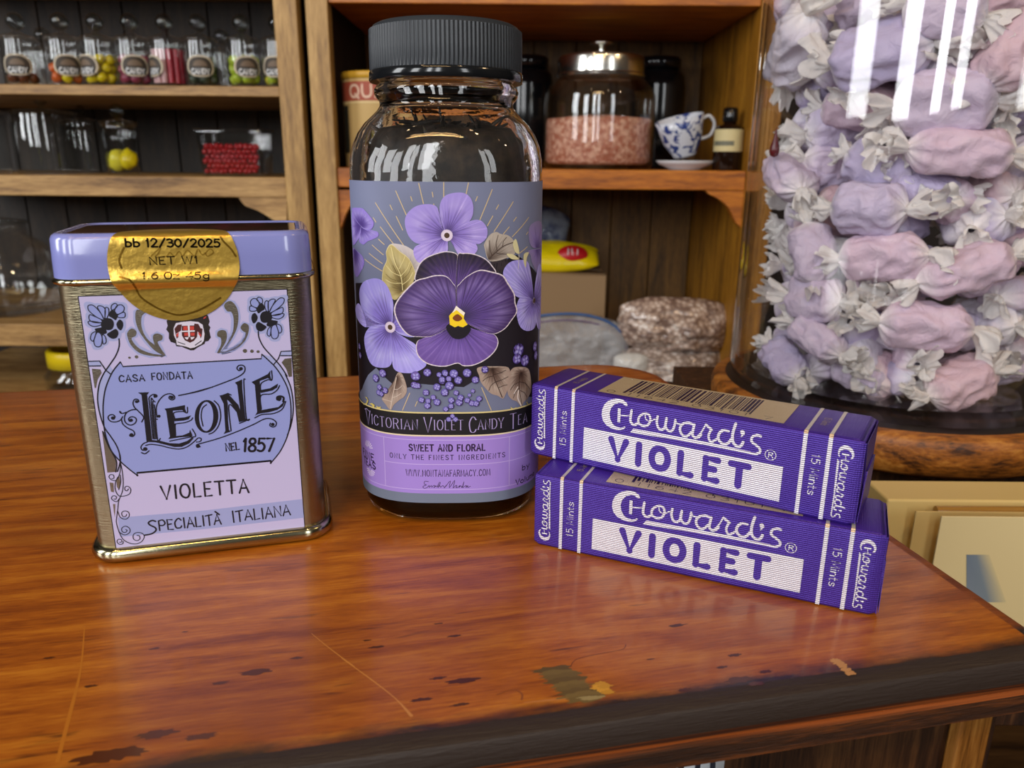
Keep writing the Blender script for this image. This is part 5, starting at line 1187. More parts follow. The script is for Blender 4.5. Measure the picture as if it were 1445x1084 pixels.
ZBASE = q_(200, 560, YF).z; ZTOP = .62; DEP = .33
cabL = thing('shelf_cabinet', 'pale oak shelf cabinet at left holding the small candy jars', 'shelf cabinet', (0, 0, 0))
board('front_post', pL, pR, YF - .012, YF + .012, ZBASE - .3, ZTOP, M['oak_v'], cabL)
board('side_panel', pR - .018, pR - .001, YF + .012, YF + DEP, ZBASE - .3, ZTOP, M['back'], cabL)
for zt, zb in zs: board('shelf', xa, pL - .0002, YF - .008, YF + DEP - .012, zb, zt, M['oak'], cabL)
board('shelf', xa, pL - .0002, YF - .008, YF + DEP - .012, ZBASE - .04, ZBASE, M['oak'], cabL)
board('top_board', xa, pL - .0002, YF - .008, YF + DEP - .012, .36, .40, M['oak'], cabL)
for i in range(9):
    w_ = (pR - .02 - xa) / 9; board('back_board', xa + w_ * i + .0008, xa + w_ * (i + 1) - .0008, YF + DEP - .010, YF + DEP, ZBASE - .3, ZTOP, M['back'], cabL)
def bracket(pts, x_off, m, parent):
    b = MB(); P_ = catmull([np.array((p.x, p.z)) for p in pts[:-1]], k=6) + [np.array((pts[-1].x, pts[-1].z))]
    n = len(P_); b.add([(p[0], YF - .006, p[1]) for p in P_] + [(p[0], YF + .010, p[1]) for p in P_], [tuple(range(n)), tuple(range(n, 2 * n))[::-1]] + [(i, n + i, n + (i + 1) % n, (i + 1) % n) for i in range(n)])
    return recalc(b.build('curved_bracket', m, parent, smooth=False))
bracket([q_(338, 277.6, YF), q_(348, 290, YF), q_(366, 297, YF), q_(384, 308, YF), q_(396, 318, YF), q_(406, 345, YF), q_(406.5, 277.6, YF)], 0, M['oak'], cabL)
# right cabinet
rL0, rL1 = q_(445, 200, YF).x, q_(475, 200, YF).x; rR0, rR1 = q_(1055, 200, YF).x, q_(1095, 200, YF).x
zr = (q_(900, 240, YF).z, q_(900, 267.5, YF).z); zt_ = q_(760, 8, YF).z
cabR = thing('shelf_cabinet', 'warm brown shelf cabinet behind the bottle holding the salt jar', 'shelf cabinet', (0, 0, 0))
board('front_post', rL0, rL1, YF - .012, YF + .012, ZBASE - .3, ZTOP, M['oak_v'], cabR)
board('front_post', rR0, rR1, YF - .012, YF + .012, ZBASE - .3, ZTOP, M['warm_v'], cabR)
board('side_panel', rL0 + .002, rL0 + .018, YF + .012, YF + DEP, ZBASE - .3, ZTOP, M['back'], cabR)
board('side_panel', rR0 + .001, rR0 + .018, YF + .012, YF + DEP, ZBASE - .3, ZTOP, M['warm_v'], cabR)
board('shelf', rL1 + .0002, rR0 - .0002, YF - .008, YF + DEP - .012, zr[1], zr[0], M['warm'], cabR)
board('top_board', rL1 + .0002, rR0 - .0002, YF - .008, YF + DEP - .012, zt_, zt_ + .04, M['warm'], cabR)
board('shelf', rL1 + .0002, rR0 - .0002, YF - .008, YF + DEP - .012, ZBASE - .03, ZBASE, M['warm'], cabR)
for i in range(8):
    w_ = (rR0 - rL0 - .018) / 8; board('back_board', rL0 + .018 + w_ * i + .0008, rL0 + .018 + w_ * (i + 1) - .0008, YF + DEP - .010, YF + DEP, ZBASE - .3, ZTOP, M['back_w'], cabR)
bracket([q_(994, 268, YF), q_(1000, 274, YF), q_(1012, 280, YF), q_(1026, 292, YF), q_(1036, 312, YF), q_(1046, 322, YF), q_(1051, 268, YF)], 0, M['warm'], cabR)
b_ = bracket([q_(520, 268, YF), q_(512, 276, YF), q_(500, 284, YF), q_(490, 300, YF), q_(482, 322, YF), q_(479, 330, YF), q_(478, 268, YF)], 0, M['warm'], cabR)
# room
b = MB(); b.add([(-3, -3, -.95), (3, -3, -.95), (3, 1.75, -.95), (-3, 1.75, -.95)], [(0, 1, 2, 3)]); structure(b.build('floor', wood('floor_boards', hx('#2a1a0e'), hx('#4a3018'), hx('#5e4022'), 1, 0), None))
b = MB(); b.box(-3, 3, 1.62, 1.74, -.95, 1.9); structure(b.build('wall_back', principled('dark_plaster', hx('#2c2420'), rough=.9), None))
b = MB(); b.box(-3.1, -3, -3, 1.74, -.95, 1.9); structure(b.build('wall_left', principled('plaster_left', hx('#5a5048'), rough=.9), None))
b = MB(); b.box(3, 3.1, -3, 1.74, -.95, 1.9); structure(b.build('wall_right', principled('plaster_right', hx('#5a5048'), rough=.9), None))
# low table that carries the jar stand and the card rack
b = MB(); b.box(.098, .62, .262, .70, -.120, -.1); b.box(.13, .60, .40, .60, -.1, -.0587)
lt = b.build('display_ledge', M['under'], None); bevel(lt, .001); tag(lt, 'dark stepped ledge carrying the jar stand and the card box', 'ledge')

# ---------------------------------------------------------------- small candy jars
M['knob'] = thin_glass('knob_glass', (.75, .77, .76, 1))
def gjar(name, r, h, lid=True, neck=None, kr=.012, label=True, mt='jar_glass'):
    root = thing(name, None, 'jar'); t = .0016
    b = MB(); nr_ = neck or r * .97
    out_ = [(.0005, 0), (r * .94, 0), (r, .003), (r, h * .82), (r * .99, h * .88), (nr_, h * .93), (nr_, h)]; inn_ = [(nr_ - t, h), (nr_ - t, h * .93), (r * .99 - t, h * .87), (r - t, h * .8), (r - t, .006), (r * .9, .004), (.0005, .004)]
    b.lathe(out_ + inn_, 48); b.build('jar_body', M[mt], root, angle=35)
    if lid:
        b = MB(); b.lathe([(nr_ * .9, h + .0003), (nr_ * 1.06, h + .0003), (nr_ * 1.08, h + .003), (nr_ * .9, h + .006), (nr_ * .4, h + .009), (kr * .5, h + .011), (kr * .45, h + .0122), (.0003, h + .0131)], 40); L_ = b.build('jar_lid', M[mt], root)
        b = MB(); b.lathe([(.0005, h + .0132)] + [(kr * math.sin(a), h + .0132 + kr - kr * math.cos(a)) for a in [.3 + i * 2.55 / 9 for i in range(10)]] + [(.0003, h + .0132 + 2 * kr)], 28); b.build('knob', M['knob'], L_)
    return root
M['jlabel'] = principled('jar_label', rough=.6, attr='Col')
def jar_label(root, r, zc, hw, hh):
    S = lambda u, v, o: ((r + .0003 + o) * math.sin(u / r), -(r + .0003 + o) * math.cos(u / r), v)
    a = Art(S, step=8e-5, lim=.004); el = lambda k: [(hw * k * (abs(math.cos(t)) ** .7) * math.copysign(1, math.cos(t)), zc + hh * k * math.sin(t) * (1 if math.sin(t) > 0 else .8)) for t in [i * PI / 16 for i in range(32)]]
    a.L = 0; a.poly(el(1.0), hx('#b8ac96'), raw=True); a.L = 1; a.poly(el(.86), hx('#3a3026'), raw=True); a.L = 2
    a.poly([(-hw * .7, zc - hh * .62), (hw * .7, zc - hh * .62), (hw * .78, zc - hh * .05), (-hw * .78, zc - hh * .05)], hx('#15120f'), raw=True)
    a.poly([(hw * .5 * math.cos(t), zc + hh * .1 + hh * .5 * math.sin(t)) for t in [i * PI / 8 for i in range(9)]], hx('#6a5846'), raw=True)
    a.L = 3; write(a, 'CANDY', (-hw * .62, zc - hh * .55), (hw * .62, zc - hh * .55), hh * .42, .0014, hx('#d8dadc'))
    a.build('jar_label', M['jlabel'], root)
SJ = (q_(90, 121, YF + .035).x - q_(62, 121, YF + .035).x) * .84; YJ = YF + .030
HJ = q_(90, 55, YJ - SJ).z - zs[0][0]
sj = gjar('candy_jar', SJ, HJ); jar_label(sj, SJ, HJ * .42, SJ * .80, HJ * .26)
def lump_mesh(name, r, seed, m, sx=1, sy=1, sz=1, amp=.25, n=10):
    bm = bmesh.new(); bmesh.ops.create_icosphere(bm, subdivisions=2, radius=r)
    for v in bm.verts:
        d = 1 + amp * noise.noise(v.co * (1.3 / r) + Vector((seed, 0, 0))); v.co = Vector((v.co.x * d * sx, v.co.y * d * sy, v.co.z * d * sz))
    me = bpy.data.meshes.new(name); bm.to_mesh(me); bm.free(); me.materials.append(m); me.polygons.foreach_set('use_smooth', [True] * len(me.polygons)); return me
def candy_mat(n, c, **k): return principled(n, hx(c), rough=.3, sss=.15, **k)
CM = {k: candy_mat(k + '_candy', v) for k, v in dict(brown='#6a3a22', orange='#d0642a', yellow='#d8c414', pink='#8e3a52', red='#a8283c', green='#a8bc34', dark='#3a4436', palepink='#c9a0a4', crimson='#a8121f', lemon='#d8cf3a').items()}
def put(me, name, loc, label, cat, group, rot=(0, 0, 0), sc=1.0):
    o = bpy.data.objects.new(name, me); COL.objects.link(o); o.location = loc; o.rotation_euler = rot; o.scale = (sc, sc, sc) if not isinstance(sc, tuple) else sc
    return tag(o, label, cat, group)
JDEF = [(28, ['brown', 'brown', 'orange'], .25, 'ball', 'with few brown sweets, first on the top left shelf'), (90, ['orange', 'yellow', 'red', 'orange'], .72, 'ball', 'with mixed orange and yellow sweets'),
        (139, ['yellow'], .9, 'ball', 'of bright yellow candy chunks'), (187, ['pink'], .85, 'ball', 'of dull pink sweets'), (236, ['red', 'palepink'], .85, 'stick', 'of upright red candy sticks'),
        (283, ['dark'], .7, 'ball', 'with dark greenish sweets'), (343, ['green'], .8, 'ball', 'of pale green sweets'), (393, ['green', 'lemon'], .5, 'ball', 'half hidden behind the cabinet post')]
for i, (x, cs_, fill, kind_, lab) in enumerate(JDEF):
    g = q_(x, 121, YJ - SJ * .5); p = Vector((g.x, YJ, zs[0][0] + .0002)); rnd = random.Random(i + 40)
    root = sj if i == 0 else dup(sj); root.location = p; root.rotation_euler = (0, 0, -math.atan2(p.x, p.y) + (-.25, .15, -.9, .05, -1.1, -.1, .2, -.3)[i])
    tag(root, 'small lidded glass jar ' + lab, 'jar', 'small candy jars on the top shelf')
    if kind_ == 'ball':
        me = [lump_mesh('candy', SJ * .30, k * 3.3 + i, CM[cs_[k % len(cs_)]], amp=.35) for k in range(4)]; z = p.z + .0045 + SJ * .3; lay = 0
        while z < p.z + HJ * .82 * fill:
            for k in range(6):
                a = k * PI / 3 + lay * .5; rr_ = SJ * .60
                put(me[(k + lay) % 4], 'candy', (p.x + rr_ * math.cos(a), p.y + rr_ * math.sin(a), z + rnd.uniform(-.001, .001)), 'sweet lying inside the small jar ' + lab, 'candy', 'sweets in small jar %s' % lab, (rnd.uniform(0, 6), rnd.uniform(0, 6), 0))
            z += SJ * .50; lay += 1
    else:
        for k in range(12):
            a = k * PI / 6; b = MB(); b.tube([(0, 0, 0), (0, 0, HJ * .74)], SJ * .17, 10)
            o = b.build('candy_stick', CM['palepink' if k in (8, 9, 7, 1) else 'red'], None, loc=(p.x + SJ * .72 * math.cos(a), p.y + SJ * .72 * math.sin(a), p.z + .005)); tag(o, 'upright candy stick inside the small jar of red sticks', 'candy', 'sticks in the red candy jar')
# taller dim jars standing behind the row
tj = gjar('glass_jar', SJ * .95, HJ * .98, label=False)
for i, (x, lab) in enumerate(((60, 'dim empty glass jar behind the first and second small candy jars'), (312, 'dim empty glass jar behind the gap beside the dark greenish sweets'))):
    o = tj if i == 0 else dup(tj); g = q_(x, 121, YJ + .10); o.location = (g.x, YJ + .12, zs[0][0] + .0002); tag(o, lab, 'jar', 'empty jars at the back of the top shelf')
# second shelf
z2_ = zs[1][0] + .0002
aj = thing('apothecary_jar', 'flared glass apothecary jar holding two yellow candies on the middle shelf', 'jar')
Ya = YF + .045; ga = q_(167, 248, Ya - .02); s_ = (q_(190, 200, Ya).x - q_(145, 200, Ya).x) / 2; hA = q_(167, 174, Ya - s_).z - z2_
b = MB(); b.lathe([(.0005, 0), (s_ * .95, 0), (s_ * .98, .004), (s_ * .96, hA * .3), (s_ * .98, hA * .75), (s_ * .96, hA * .88), (s_ * 1.12, hA), (s_ * 1.06, hA), (s_ * .88, hA * .88), (s_ * .9, hA * .7), (s_ * .88, hA * .3), (s_ * .88, .006), (.0005, .005)], 40); b.build('jar_body', M['jar_glass'], aj)
b = MB(); b.lathe([(s_ * .5, hA + .0002), (s_ * 1.14, hA + .0002), (s_ * 1.1, hA + .003), (s_ * .4, hA + .006), (.004, hA + .008), (.0003, hA + .0081)], 36); al = b.build('jar_lid', M['jar_glass'], aj)
b = MB(); b.lathe([(.0005, hA + .0082)] + [(.0105 * math.sin(a), hA + .0082 + .0105 * (1 - math.cos(a))) for a in [.3 + i * .28 for i in range(10)]] + [(.0003, hA + .0292)], 24); b.build('knob', M['knob'], al)
aj.location = (ga.x, Ya, z2_)
for dx, dz, lab, sz in ((-.010, 0, 'pale yellow candy on the left in the apothecary jar', 1.05), (.0105, .001, 'deeper yellow candy on the right in the apothecary jar', 1.0)):
    put(lump_mesh('candy', .0125, dx * 100, CM['lemon' if dx < 0 else 'yellow'], sz=1.25), 'candy', (ga.x + dx, Ya - (.004 if dx > 0 else -.004), z2_ + .0215 + dz), lab, 'candy', None, (0, 0, 0), sz)
bj = gjar('glass_jar', .047, .088, kr=.010); gB = q_(62, 248, YF + .10); bj.location = (gB.x, YF + .12, z2_); tag(bj, 'large empty glass jar with round knob at the left of the middle shelf', 'jar', 'large empty jars on the middle shelf')
bj2 = dup(bj); gB = q_(-34, 248, YF + .09); bj2.location = (gB.x, YF + .10, z2_); tag(bj2, 'large empty glass jar cut off by the left edge of the picture', 'jar')
bj3 = dup(bj); gB = q_(118, 248, YF + .2); bj3.location = (gB.x, YF + .22, z2_); bj3.scale = (.8, .8, .9); tag(bj3, 'dim empty jar at the back between the big jar and the apothecary jar', 'jar')
# tub of red candies
Yt = YF + .015; tl, tr_ = q_(281, 230, Yt), q_(371, 230, Yt); wT = tr_.x - tl.x; hT = q_(320, 187, Yt).z - z2_
tub = thing('plastic_tub', 'square clear plastic tub filled with red candies on the middle shelf', 'tub', (tl.x, Yt, z2_))
b = MB(); rows = []
for z, e in ((0, .004), (.002, .0015), (hT, -.003), (hT, -.0015), (.003, .003), (.002, .0045)): rows.append([(x, y, z) for x, y in rrect(wT - 2 * e, .055 - 2 * e, .006, 5, e, e)])
b.grid(rows, closed_u=True); b.add(rows[0][::-1], [tuple(range(len(rows[0])))]); b.build('tub_body', M['plastic_clear'], tub, angle=50)
b = MB(); rows = []
for z, e in ((hT + .0002, -.002), (hT + .0002, -.0052), (hT + .004, -.0052), (hT + .0052, -.004), (hT + .0052, .002)): rows.append([(x, y, z) for x, y in rrect(wT - 2 * e, .055 - 2 * e, .007, 5, e, e)])
b.grid(rows, closed_u=True); b.add(rows[-1], [tuple(range(len(rows[-1])))]); b.build('tub_lid', M['plastic_clear'], tub, angle=50)
rm = [lump_mesh('candy', .0043, k * 2.2, CM['crimson'], amp=.5) for k in range(5)]; rnd = random.Random(3); k = 0
for lay in range(3):
    for r_ in range(6):
        nc = 11
        for c_ in range(nc):
            if lay > 0 and (r_ < 5 or lay > 1): continue
            x = tl.x + .0075 + (wT - .015) * (c_ + (.5 if (r_ + lay) % 2 else 0)) / nc; z = z2_ + .0075 + r_ * .0069 + rnd.uniform(-.0005, .0005)
            put(rm[k % 5], 'candy', (x + rnd.uniform(-.001, .001), Yt + .0085 + lay * .009 + rnd.uniform(-.0008, .0008), z), 'bumpy red candy in the clear plastic tub', 'candy', 'red candies in the plastic tub', (rnd.uniform(0, 6), rnd.uniform(0, 6), 0), rnd.uniform(.85, 1.05)); k += 1
# lower left shelf: big dark glass globe jars, yellow lid jar
z3_ = zs[2][0] + .0002
gl = thing('glass_jar', 'big round-shouldered glass jar on the lower left shelf beside the tin', 'jar')
b = MB(); b.lathe([(.0005, 0), (.085, 0), (.092, .006), (.094, .04), (.090, .075), (.070, .105), (.048, .122), (.045, .138), (.041, .138), (.044, .121), (.066, .102), (.086, .074), (.090, .04), (.088, .008), (.0005, .005)], 64); b.build('jar_body', M['jar_glass'], gl)
b = MB(); b.lathe([(.03, .1384), (.051, .1384), (.052, .143), (.02, .148), (.006, .150), (.012, .158), (.015, .166), (.008, .176), (.0005, .178)], 40); b.build('jar_lid', M['knob'], gl)
gg = q_(8, 456, YF + .1); gl.location = (gg.x, YF + .11, z3_)
yj = thing('yellow_lid_jar', 'glass jar with a bright yellow screw lid low behind the tin', 'jar')
Yy = YF + .04; cy_ = q_(108, 520, Yy); rY = q_(108, 520, Yy).x - q_(64, 520, Yy).x; zt1 = q_(100, 494, Yy).z; zb1 = q_(100, 517, Yy).z
zz0 = ZBASE + .0002
b = MB(); hY = zb1 - zz0; b.lathe([(.0005, 0), (rY * 1.1, 0), (rY * 1.15, .004), (rY * 1.15, hY * .6), (rY * 1.0, hY * .85), (rY * .93, hY), (rY * .89, hY), (rY * .95, hY * .82), (rY * 1.1, hY * .58), (rY * 1.1, .006), (.0005, .004)], 48); b.build('jar_body', M['jar_glass'], yj)
b = MB(); b.lathe([(rY * .9, hY + .0004), (rY, hY + .0004), (rY, zt1 - zz0 - .003), (rY * .96, zt1 - zz0), (rY * .8, zt1 - zz0 + .0005), (rY * .78, zt1 - zz0 - .001), (.0005, zt1 - zz0 - .001)], 64); b.build('screw_lid', principled('yellow_lid', hx('#d8bc14'), rough=.35), yj)
yj.location = (cy_.x, Yy + .02, zz0)

# ---------------------------------------------------------------- right cabinet, upper shelf
zR = zr[0] + .0002
# cereal canister
Yq = YF + .06; rq = .052; cq = q_(487, 180, Yq).x + rq; hq = q_(510, 99, Yq - rq).z - zR
can = thing('oat_canister', 'yellowed round food canister with red lettered band behind the bottle', 'canister', (cq, Yq, zR), -math.atan2(cq, Yq))
b = MB(); b.lathe([(.0005, 0), (rq - .001, 0), (rq, .002), (rq, hq - .010)], 64); b.build('canister_body', principled('aged_cream_paper', hx('#c4a468'), rough=.6), can)
b = MB(); b.lathe([(rq, hq - .0099), (rq + .0012, hq - .0097), (rq + .0012, hq - .001), (rq, hq), (rq - .003, hq), (.0005, hq - .001)], 64); b.build('canister_lid', principled('ochre_lid', hx('#c99a2c'), rough=.45), can)
S = lambda u, v, o: ((rq + .0002 + o) * math.sin(u / rq), -(rq + .0002 + o) * math.cos(u / rq), v)
a = Art(S, step=8e-5, lim=.004); a.L = 0; a.poly([(-.08, hq - .040), (.08, hq - .040), (.08, hq - .014), (-.08, hq - .014)], hx('#a04a34'), raw=True); a.L = 1
write(a, 'QUA', (-.045, hq - .035), (.011, hq - .035), .016, .0032, hx('#d9b8a0'), gap=.3); a.poly([(-.070, .02), (-.052, .02), (-.052, hq - .046), (-.070, hq - .046)], hx('#2c2a20'), raw=True)
a.poly([(-.08, hq - .0405), (.08, hq - .0405), (.08, hq - .043), (-.08, hq - .043)], hx('#dcc48c'), raw=True); a.build('canister_label', M['jlabel'], can)
# salt jar
Ys = YF + .10; sx0, sx1 = q_(767, 190, Ys), q_(922, 190, Ys); rs = (sx1.x - sx0.x) / 2; cs_x = (sx1.x + sx0.x) / 2; hs = q_(845, 105, Ys - rs * .6).z - zR
salt = thing('salt_jar', 'wide glass jar of coarse pink salt with a chrome lid', 'jar', (cs_x, Ys, zR))
b = MB(); b.lathe([(.0005, 0), (rs * .95, 0), (rs, .006), (rs, hs * .70), (rs * .985, hs * .80), (rs * .93, hs * .89), (rs * .83, hs * .955), (rs * .76, hs), (rs * .73, hs), (rs * .80, hs * .94), (rs * .91, hs * .87), (rs * .955, hs * .79), (rs * .965, hs * .7), (rs * .965, .009), (rs * .9, .006), (.0005, .006)], 80); b.build('jar_body', M['jar_glass'], salt, angle=40)
hl = q_(845, 74, Ys - rs * .5).z - zR; chrome = principled('chrome', hx('#dcdad2'), rough=.2, metal=1.0)
b = MB(); b.lathe([(rs * .70, hs + .0003), (rs * .785, hs + .0003), (rs * .79, hs + .003), (rs * .77, hs + .005), (rs * .77, hl - .006), (rs * .75, hl - .002), (rs * .68, hl), (rs * .3, hl + .004), (.006, hl + .005), (.0003, hl + .005)], 80); ld = b.build('chrome_lid', chrome, salt, angle=35)
b = MB(); b.lathe([(.006, hl + .0051), (.005, hl + .010), (.007, hl + .014), (.018, hl + .0165), (.018, hl + .0185), (.006, hl + .021), (.0003, hl + .021)], 40); b.build('knob', chrome, ld)
M['salt'] = principled('pink_salt', hx('#b87058'), rough=.5, var=(hx('#e8b8a0'), 130, (1, 1, 1), .42, .60), bump=(150, .9, .003, (1, 1, 1)), sss=.2)
b = MB(); rows = []; hsal = q_(845, 166, Ys - rs * .8).z - zR
for z, r in [(.0065, rs * .3), (.0068, rs * .88), (.012, rs * .955), (hsal * .5, rs * .957), (hsal * .93, rs * .957), (hsal, rs * .94), (hsal + .003, rs * .6), (hsal + .006, rs * .2), (hsal + .0065, .001)]:
    rows.append([(r * math.cos(2 * PI * j / 96) * (1 - .010 * abs(noise.noise(Vector((j * .7, z * 300, 0))))), r * math.sin(2 * PI * j / 96) * (1 - .010 * abs(noise.noise(Vector((j * .7, z * 300, 5))))), z + (.003 * noise.noise(Vector((j * .4, r * 60, 3))) if z >= hsal * .93 else 0)) for j in range(96)])
b.grid(rows, closed_u=True); so = b.build('salt_heap', M['salt'], None, loc=(cs_x, Ys, zR)); tag(so, 'coarse pink salt filling the lower half of the wide chrome-lidded jar', 'salt', kind='stuff')
# black jars behind
M['blackg'] = principled('black_glass', hx('#0c0d0f'), rough=.12)
bk_ = thing('black_jar', 'dark glass jar behind the right side of the salt jar', 'jar'); rb = .047; hb = .160
b = MB(); b.lathe([(.0005, 0), (rb * .96, 0), (rb, .004), (rb, hb * .82), (rb * .93, hb * .93), (rb * .72, hb), (.0005, hb)], 56); b.build('jar_body', M['blackg'], bk_)
b = MB(); b.lathe([(rb * .70, hb + .0002), (rb * .80, hb + .001), (rb * .80, hb + .014), (rb * .7, hb + .018), (.0005, hb + .020)], 48); b.build('jar_lid', M['blackg'], bk_)
Yb = YF + .235; g1 = q_(926, 150, Yb); bk_.location = (g1.x, Yb, zR); tag(bk_, None, None, 'black jars behind the salt jar')
bk2 = dup(bk_); g1 = q_(742, 150, Yb); bk2.location = (g1.x, Yb, zR); tag(bk2, 'dark glass jar behind the left side of the salt jar, beside the bottle cap', 'jar')
# saucer and tipped cup
M['china'] = principled('white_china', hx('#c9cbd0'), rough=.18)
Yc = YF + .05; gs = q_(966, 238, Yc); sa = thing('saucer', 'white china saucer on the shelf under the tipped cup', 'saucer', (gs.x, Yc, zR)); rsa = (q_(1006, 235, Yc).x - q_(925, 235, Yc).x) / 2
b = MB(); b.lathe([(.0005, .0), (rsa * .55, 0), (rsa * .58, .002), (rsa * .9, .008), (rsa, .0125), (rsa * .99, .0135), (rsa * .88, .0105), (rsa * .55, .005), (.0005, .0045)], 56); b.build('dish', M['china'], sa)
def china_mat():
    m, nt, out = mat('blue_flower_china'); L = nt.links.new; tc = N(nt, 'ShaderNodeTexCoord'); nz = N(nt, 'ShaderNodeTexNoise', i_Scale=85.0, i_Detail=3.0, i_Distortion=1.0)
    L(tc.outputs['Object'], nz.inputs['Vector']); cr = N(nt, 'ShaderNodeValToRGB'); cr.color_ramp.interpolation = 'EASE'; e = cr.color_ramp.elements; e[0].position = .50; e[0].color = hx('#ccd0da'); e[1].position = .58; e[1].color = hx('#2e3f7c')
    L(nz.outputs['Fac'], cr.inputs[0]); b = N(nt, 'ShaderNodeBsdfPrincipled'); b.inputs['Roughness'].default_value = .15; L(cr.outputs[0], b.inputs['Base Color']); L(b.outputs[0], out.inputs[0]); return m
CH = china_mat(); cup = thing('tea_cup', 'white cup with blue flower pattern tipped on its saucer', 'cup', (gs.x - .001, Yc, zR + .0205), rot=(.1, math.radians(-15), .1)); rc = .033; hc = .055
b = MB(); b.lathe([(.0005, .0), (rc * .5, 0), (rc * .55, .004), (rc * .62, .008), (rc * .85, .022), (rc * .98, .040), (rc * 1.08, hc), (rc * 1.04, hc), (rc * .93, .040), (rc * .78, .022), (rc * .5, .009), (.0005, .007)], 48); b.build('bowl', CH, cup)
b = MB(); b.tube([(rc * .98, 0, .045), (rc * 1.35, 0, .047), (rc * 1.55, 0, .034), (rc * 1.3, 0, .020), (rc * .8, 0, .015)][0:1] + [tuple(p) for p in catmull([(rc * .98, 0, .045), (rc * 1.35, 0, .047), (rc * 1.55, 0, .034), (rc * 1.3, 0, .020), (rc * .83, 0, .018)], k=5)][1:], .0026, 10); b.build('handle', M['china'], cup)
# dropper bottle
Yd = YF + .03; gd = q_(1025, 236, Yd); rd = (q_(1045, 210, Yd).x - q_(1005.5, 210, Yd).x) / 2; hd = q_(1025, 176, Yd).z - zR; ht = q_(1025, 154, Yd).z - zR
db = thing('dropper_bottle', 'small dark brown bottle with cream label on the right end of the shelf', 'bottle', (gd.x, Yd, zR), -math.atan2(gd.x, Yd))
b = MB(); b.lathe([(.0005, 0), (rd * .95, 0), (rd, .002), (rd, hd * .88), (rd * .85, hd * .97), (rd * .45, hd), (rd * .42, hd + .004), (.0005, hd + .004)], 40); b.build('bottle_body', principled('brown_glass', hx('#1c0f08'), rough=.1), db)
b = MB(); b.lathe([(rd * .5, hd + .0042), (rd * .52, hd + .005), (rd * .5, ht), (rd * .4, ht + .002), (.0005, ht + .002)], 32); b.build('bottle_cap', M['blackg'], db)
S2 = lambda u, v, o: ((rd + .0003 + o) * math.sin(u / rd), -(rd + .0003 + o) * math.cos(u / rd), v); a = Art(S2, step=8e-5, lim=.003); zl0, zl1 = q_(1025, 214, Yd).z - zR, q_(1025, 183, Yd).z - zR
a.L = 0; a.poly([(-rd * 1.5, zl0), (rd * 1.5, zl0), (rd * 1.5, zl1), (-rd * 1.5, zl1)], hx('#c9bb8a'), raw=True); a.L = 1; a.poly([(-rd * 1.2, zl0 + .008), (rd * .4, zl0 + .008), (rd * .4, zl0 + .0145), (-rd * 1.2, zl0 + .0145)], hx('#6a6a58'), raw=True); a.build('bottle_label', M['jlabel'], db)

# ---------------------------------------------------------------- right cabinet, lower shelf
zl = ZBASE + .0002; Yk = YF + .14
k0, k1_ = q_(690, 450, Yk), q_(853, 450, Yk); zk = q_(810, 388, Yk).z
cbx = thing('cardboard_box', 'tan cardboard box under the yellow candy bag', 'box', (k0.x, Yk, zl)); hk = zk - zl; wk = k1_.x - k0.x
b = MB(); b.box(0, wk, 0, .11, 0, hk - .001); bevel(b.build('carton', principled('cardboard', hx('#8a7050'), rough=.8), cbx), .001)
for s0, s1 in ((0, .0545), (.0555, .11)):
    b = MB(); b.box(.0005, wk - .0005, s0 + .0003, s1, hk - .0009, hk); b.build('flap', principled('cardboard_flap', hx('#8f7656'), rough=.8), cbx)
def pillow(name, w, h, d, m, seed, parent=None, amp=.12, n=36, pw=.55, mi=0, rnd_=.35):
    b = MB(); vs = []; fs = []
    for sgn in (1, -1):
        for i in range(n + 1):
            for j in range(n + 1):
                u, v = 2 * i / n - 1, 2 * j / n - 1; th = max(0, (1 - u * u) * (1 - v * v)) ** pw
                k = 1 + amp * noise.noise(Vector((u * 2.5 + seed, v * 2.5, sgn))) + amp * .5 * noise.noise(Vector((u * 8 + seed, v * 8, sgn)))
                e = 1 - .10 * (1 - abs(u)) * abs(v) ** 6 * 0 + .03 * noise.noise(Vector((u * 3, v * 3, seed + 9)))
                vs.append((u * w / 2 * e, -sgn * d / 2 * th * k, v * h / 2 * e * (1 - rnd_ * abs(u) ** 3)))
    o = (n + 1) ** 2
    for sg2 in range(2):
        for i in range(n):
            for j in range(n):
                a_, b_, c_, d_ = [sg2 * o + q for q in (i * (n + 1) + j, (i + 1) * (n + 1) + j, (i + 1) * (n + 1) + j + 1, i * (n + 1) + j + 1)]
                fs.append((a_, b_, c_, d_) if sg2 == 0 else (a_, d_, c_, b_))
    b.add(vs, fs, mi=mi); return recalc(b.build(name, m, parent))
M['yellow'] = principled('yellow_bag_film', hx('#e0c80a'), rough=.25, bump=(30, .5, .004, (1, 1, 1)))
yb = thing('candy_bag', 'shiny yellow candy bag with red logo lying on the cardboard box', 'bag'); Yy2 = Yk + .05
o = pillow('bag_body', .17, .075, .045, M['yellow'], 3, yb); o.rotation_euler = (-1.1, 0, 0)
S3 = lambda u, v, o: (u, -.0253 - o, v); a = Art(lambda u, v, o: (u, -.0005 - o, v), step=1e-4)
b = MB(); rows = [[(.026 * k * math.cos(t), -.010 * (1 - k * k) - .0005, .016 * k * math.sin(t)) for t in [i * PI / 16 for i in range(32)]] for k in (1, .8, .5, .2, .02)]; b.grid(rows, closed_u=True, color=hx('#b8161c'))
lgm = b
for x_, pts in ((-.010, [(0, -.006), (.001, .006), (.004, 0), (.007, .006), (.008, -.006)]), (.006, [(0, -.006), (.001, .004)])):
    t_ = MB()
    lgm.tube([(x_ + p[0], -.0110, p[1]) for p in pts], .0009, 6, color=hx('#e8dcd8'))
lo_ = lgm.build('bag_logo', M['print'], yb); lo_.location = (.0385, -.0215, .007); lo_.rotation_euler = (-.5, 0, .1)
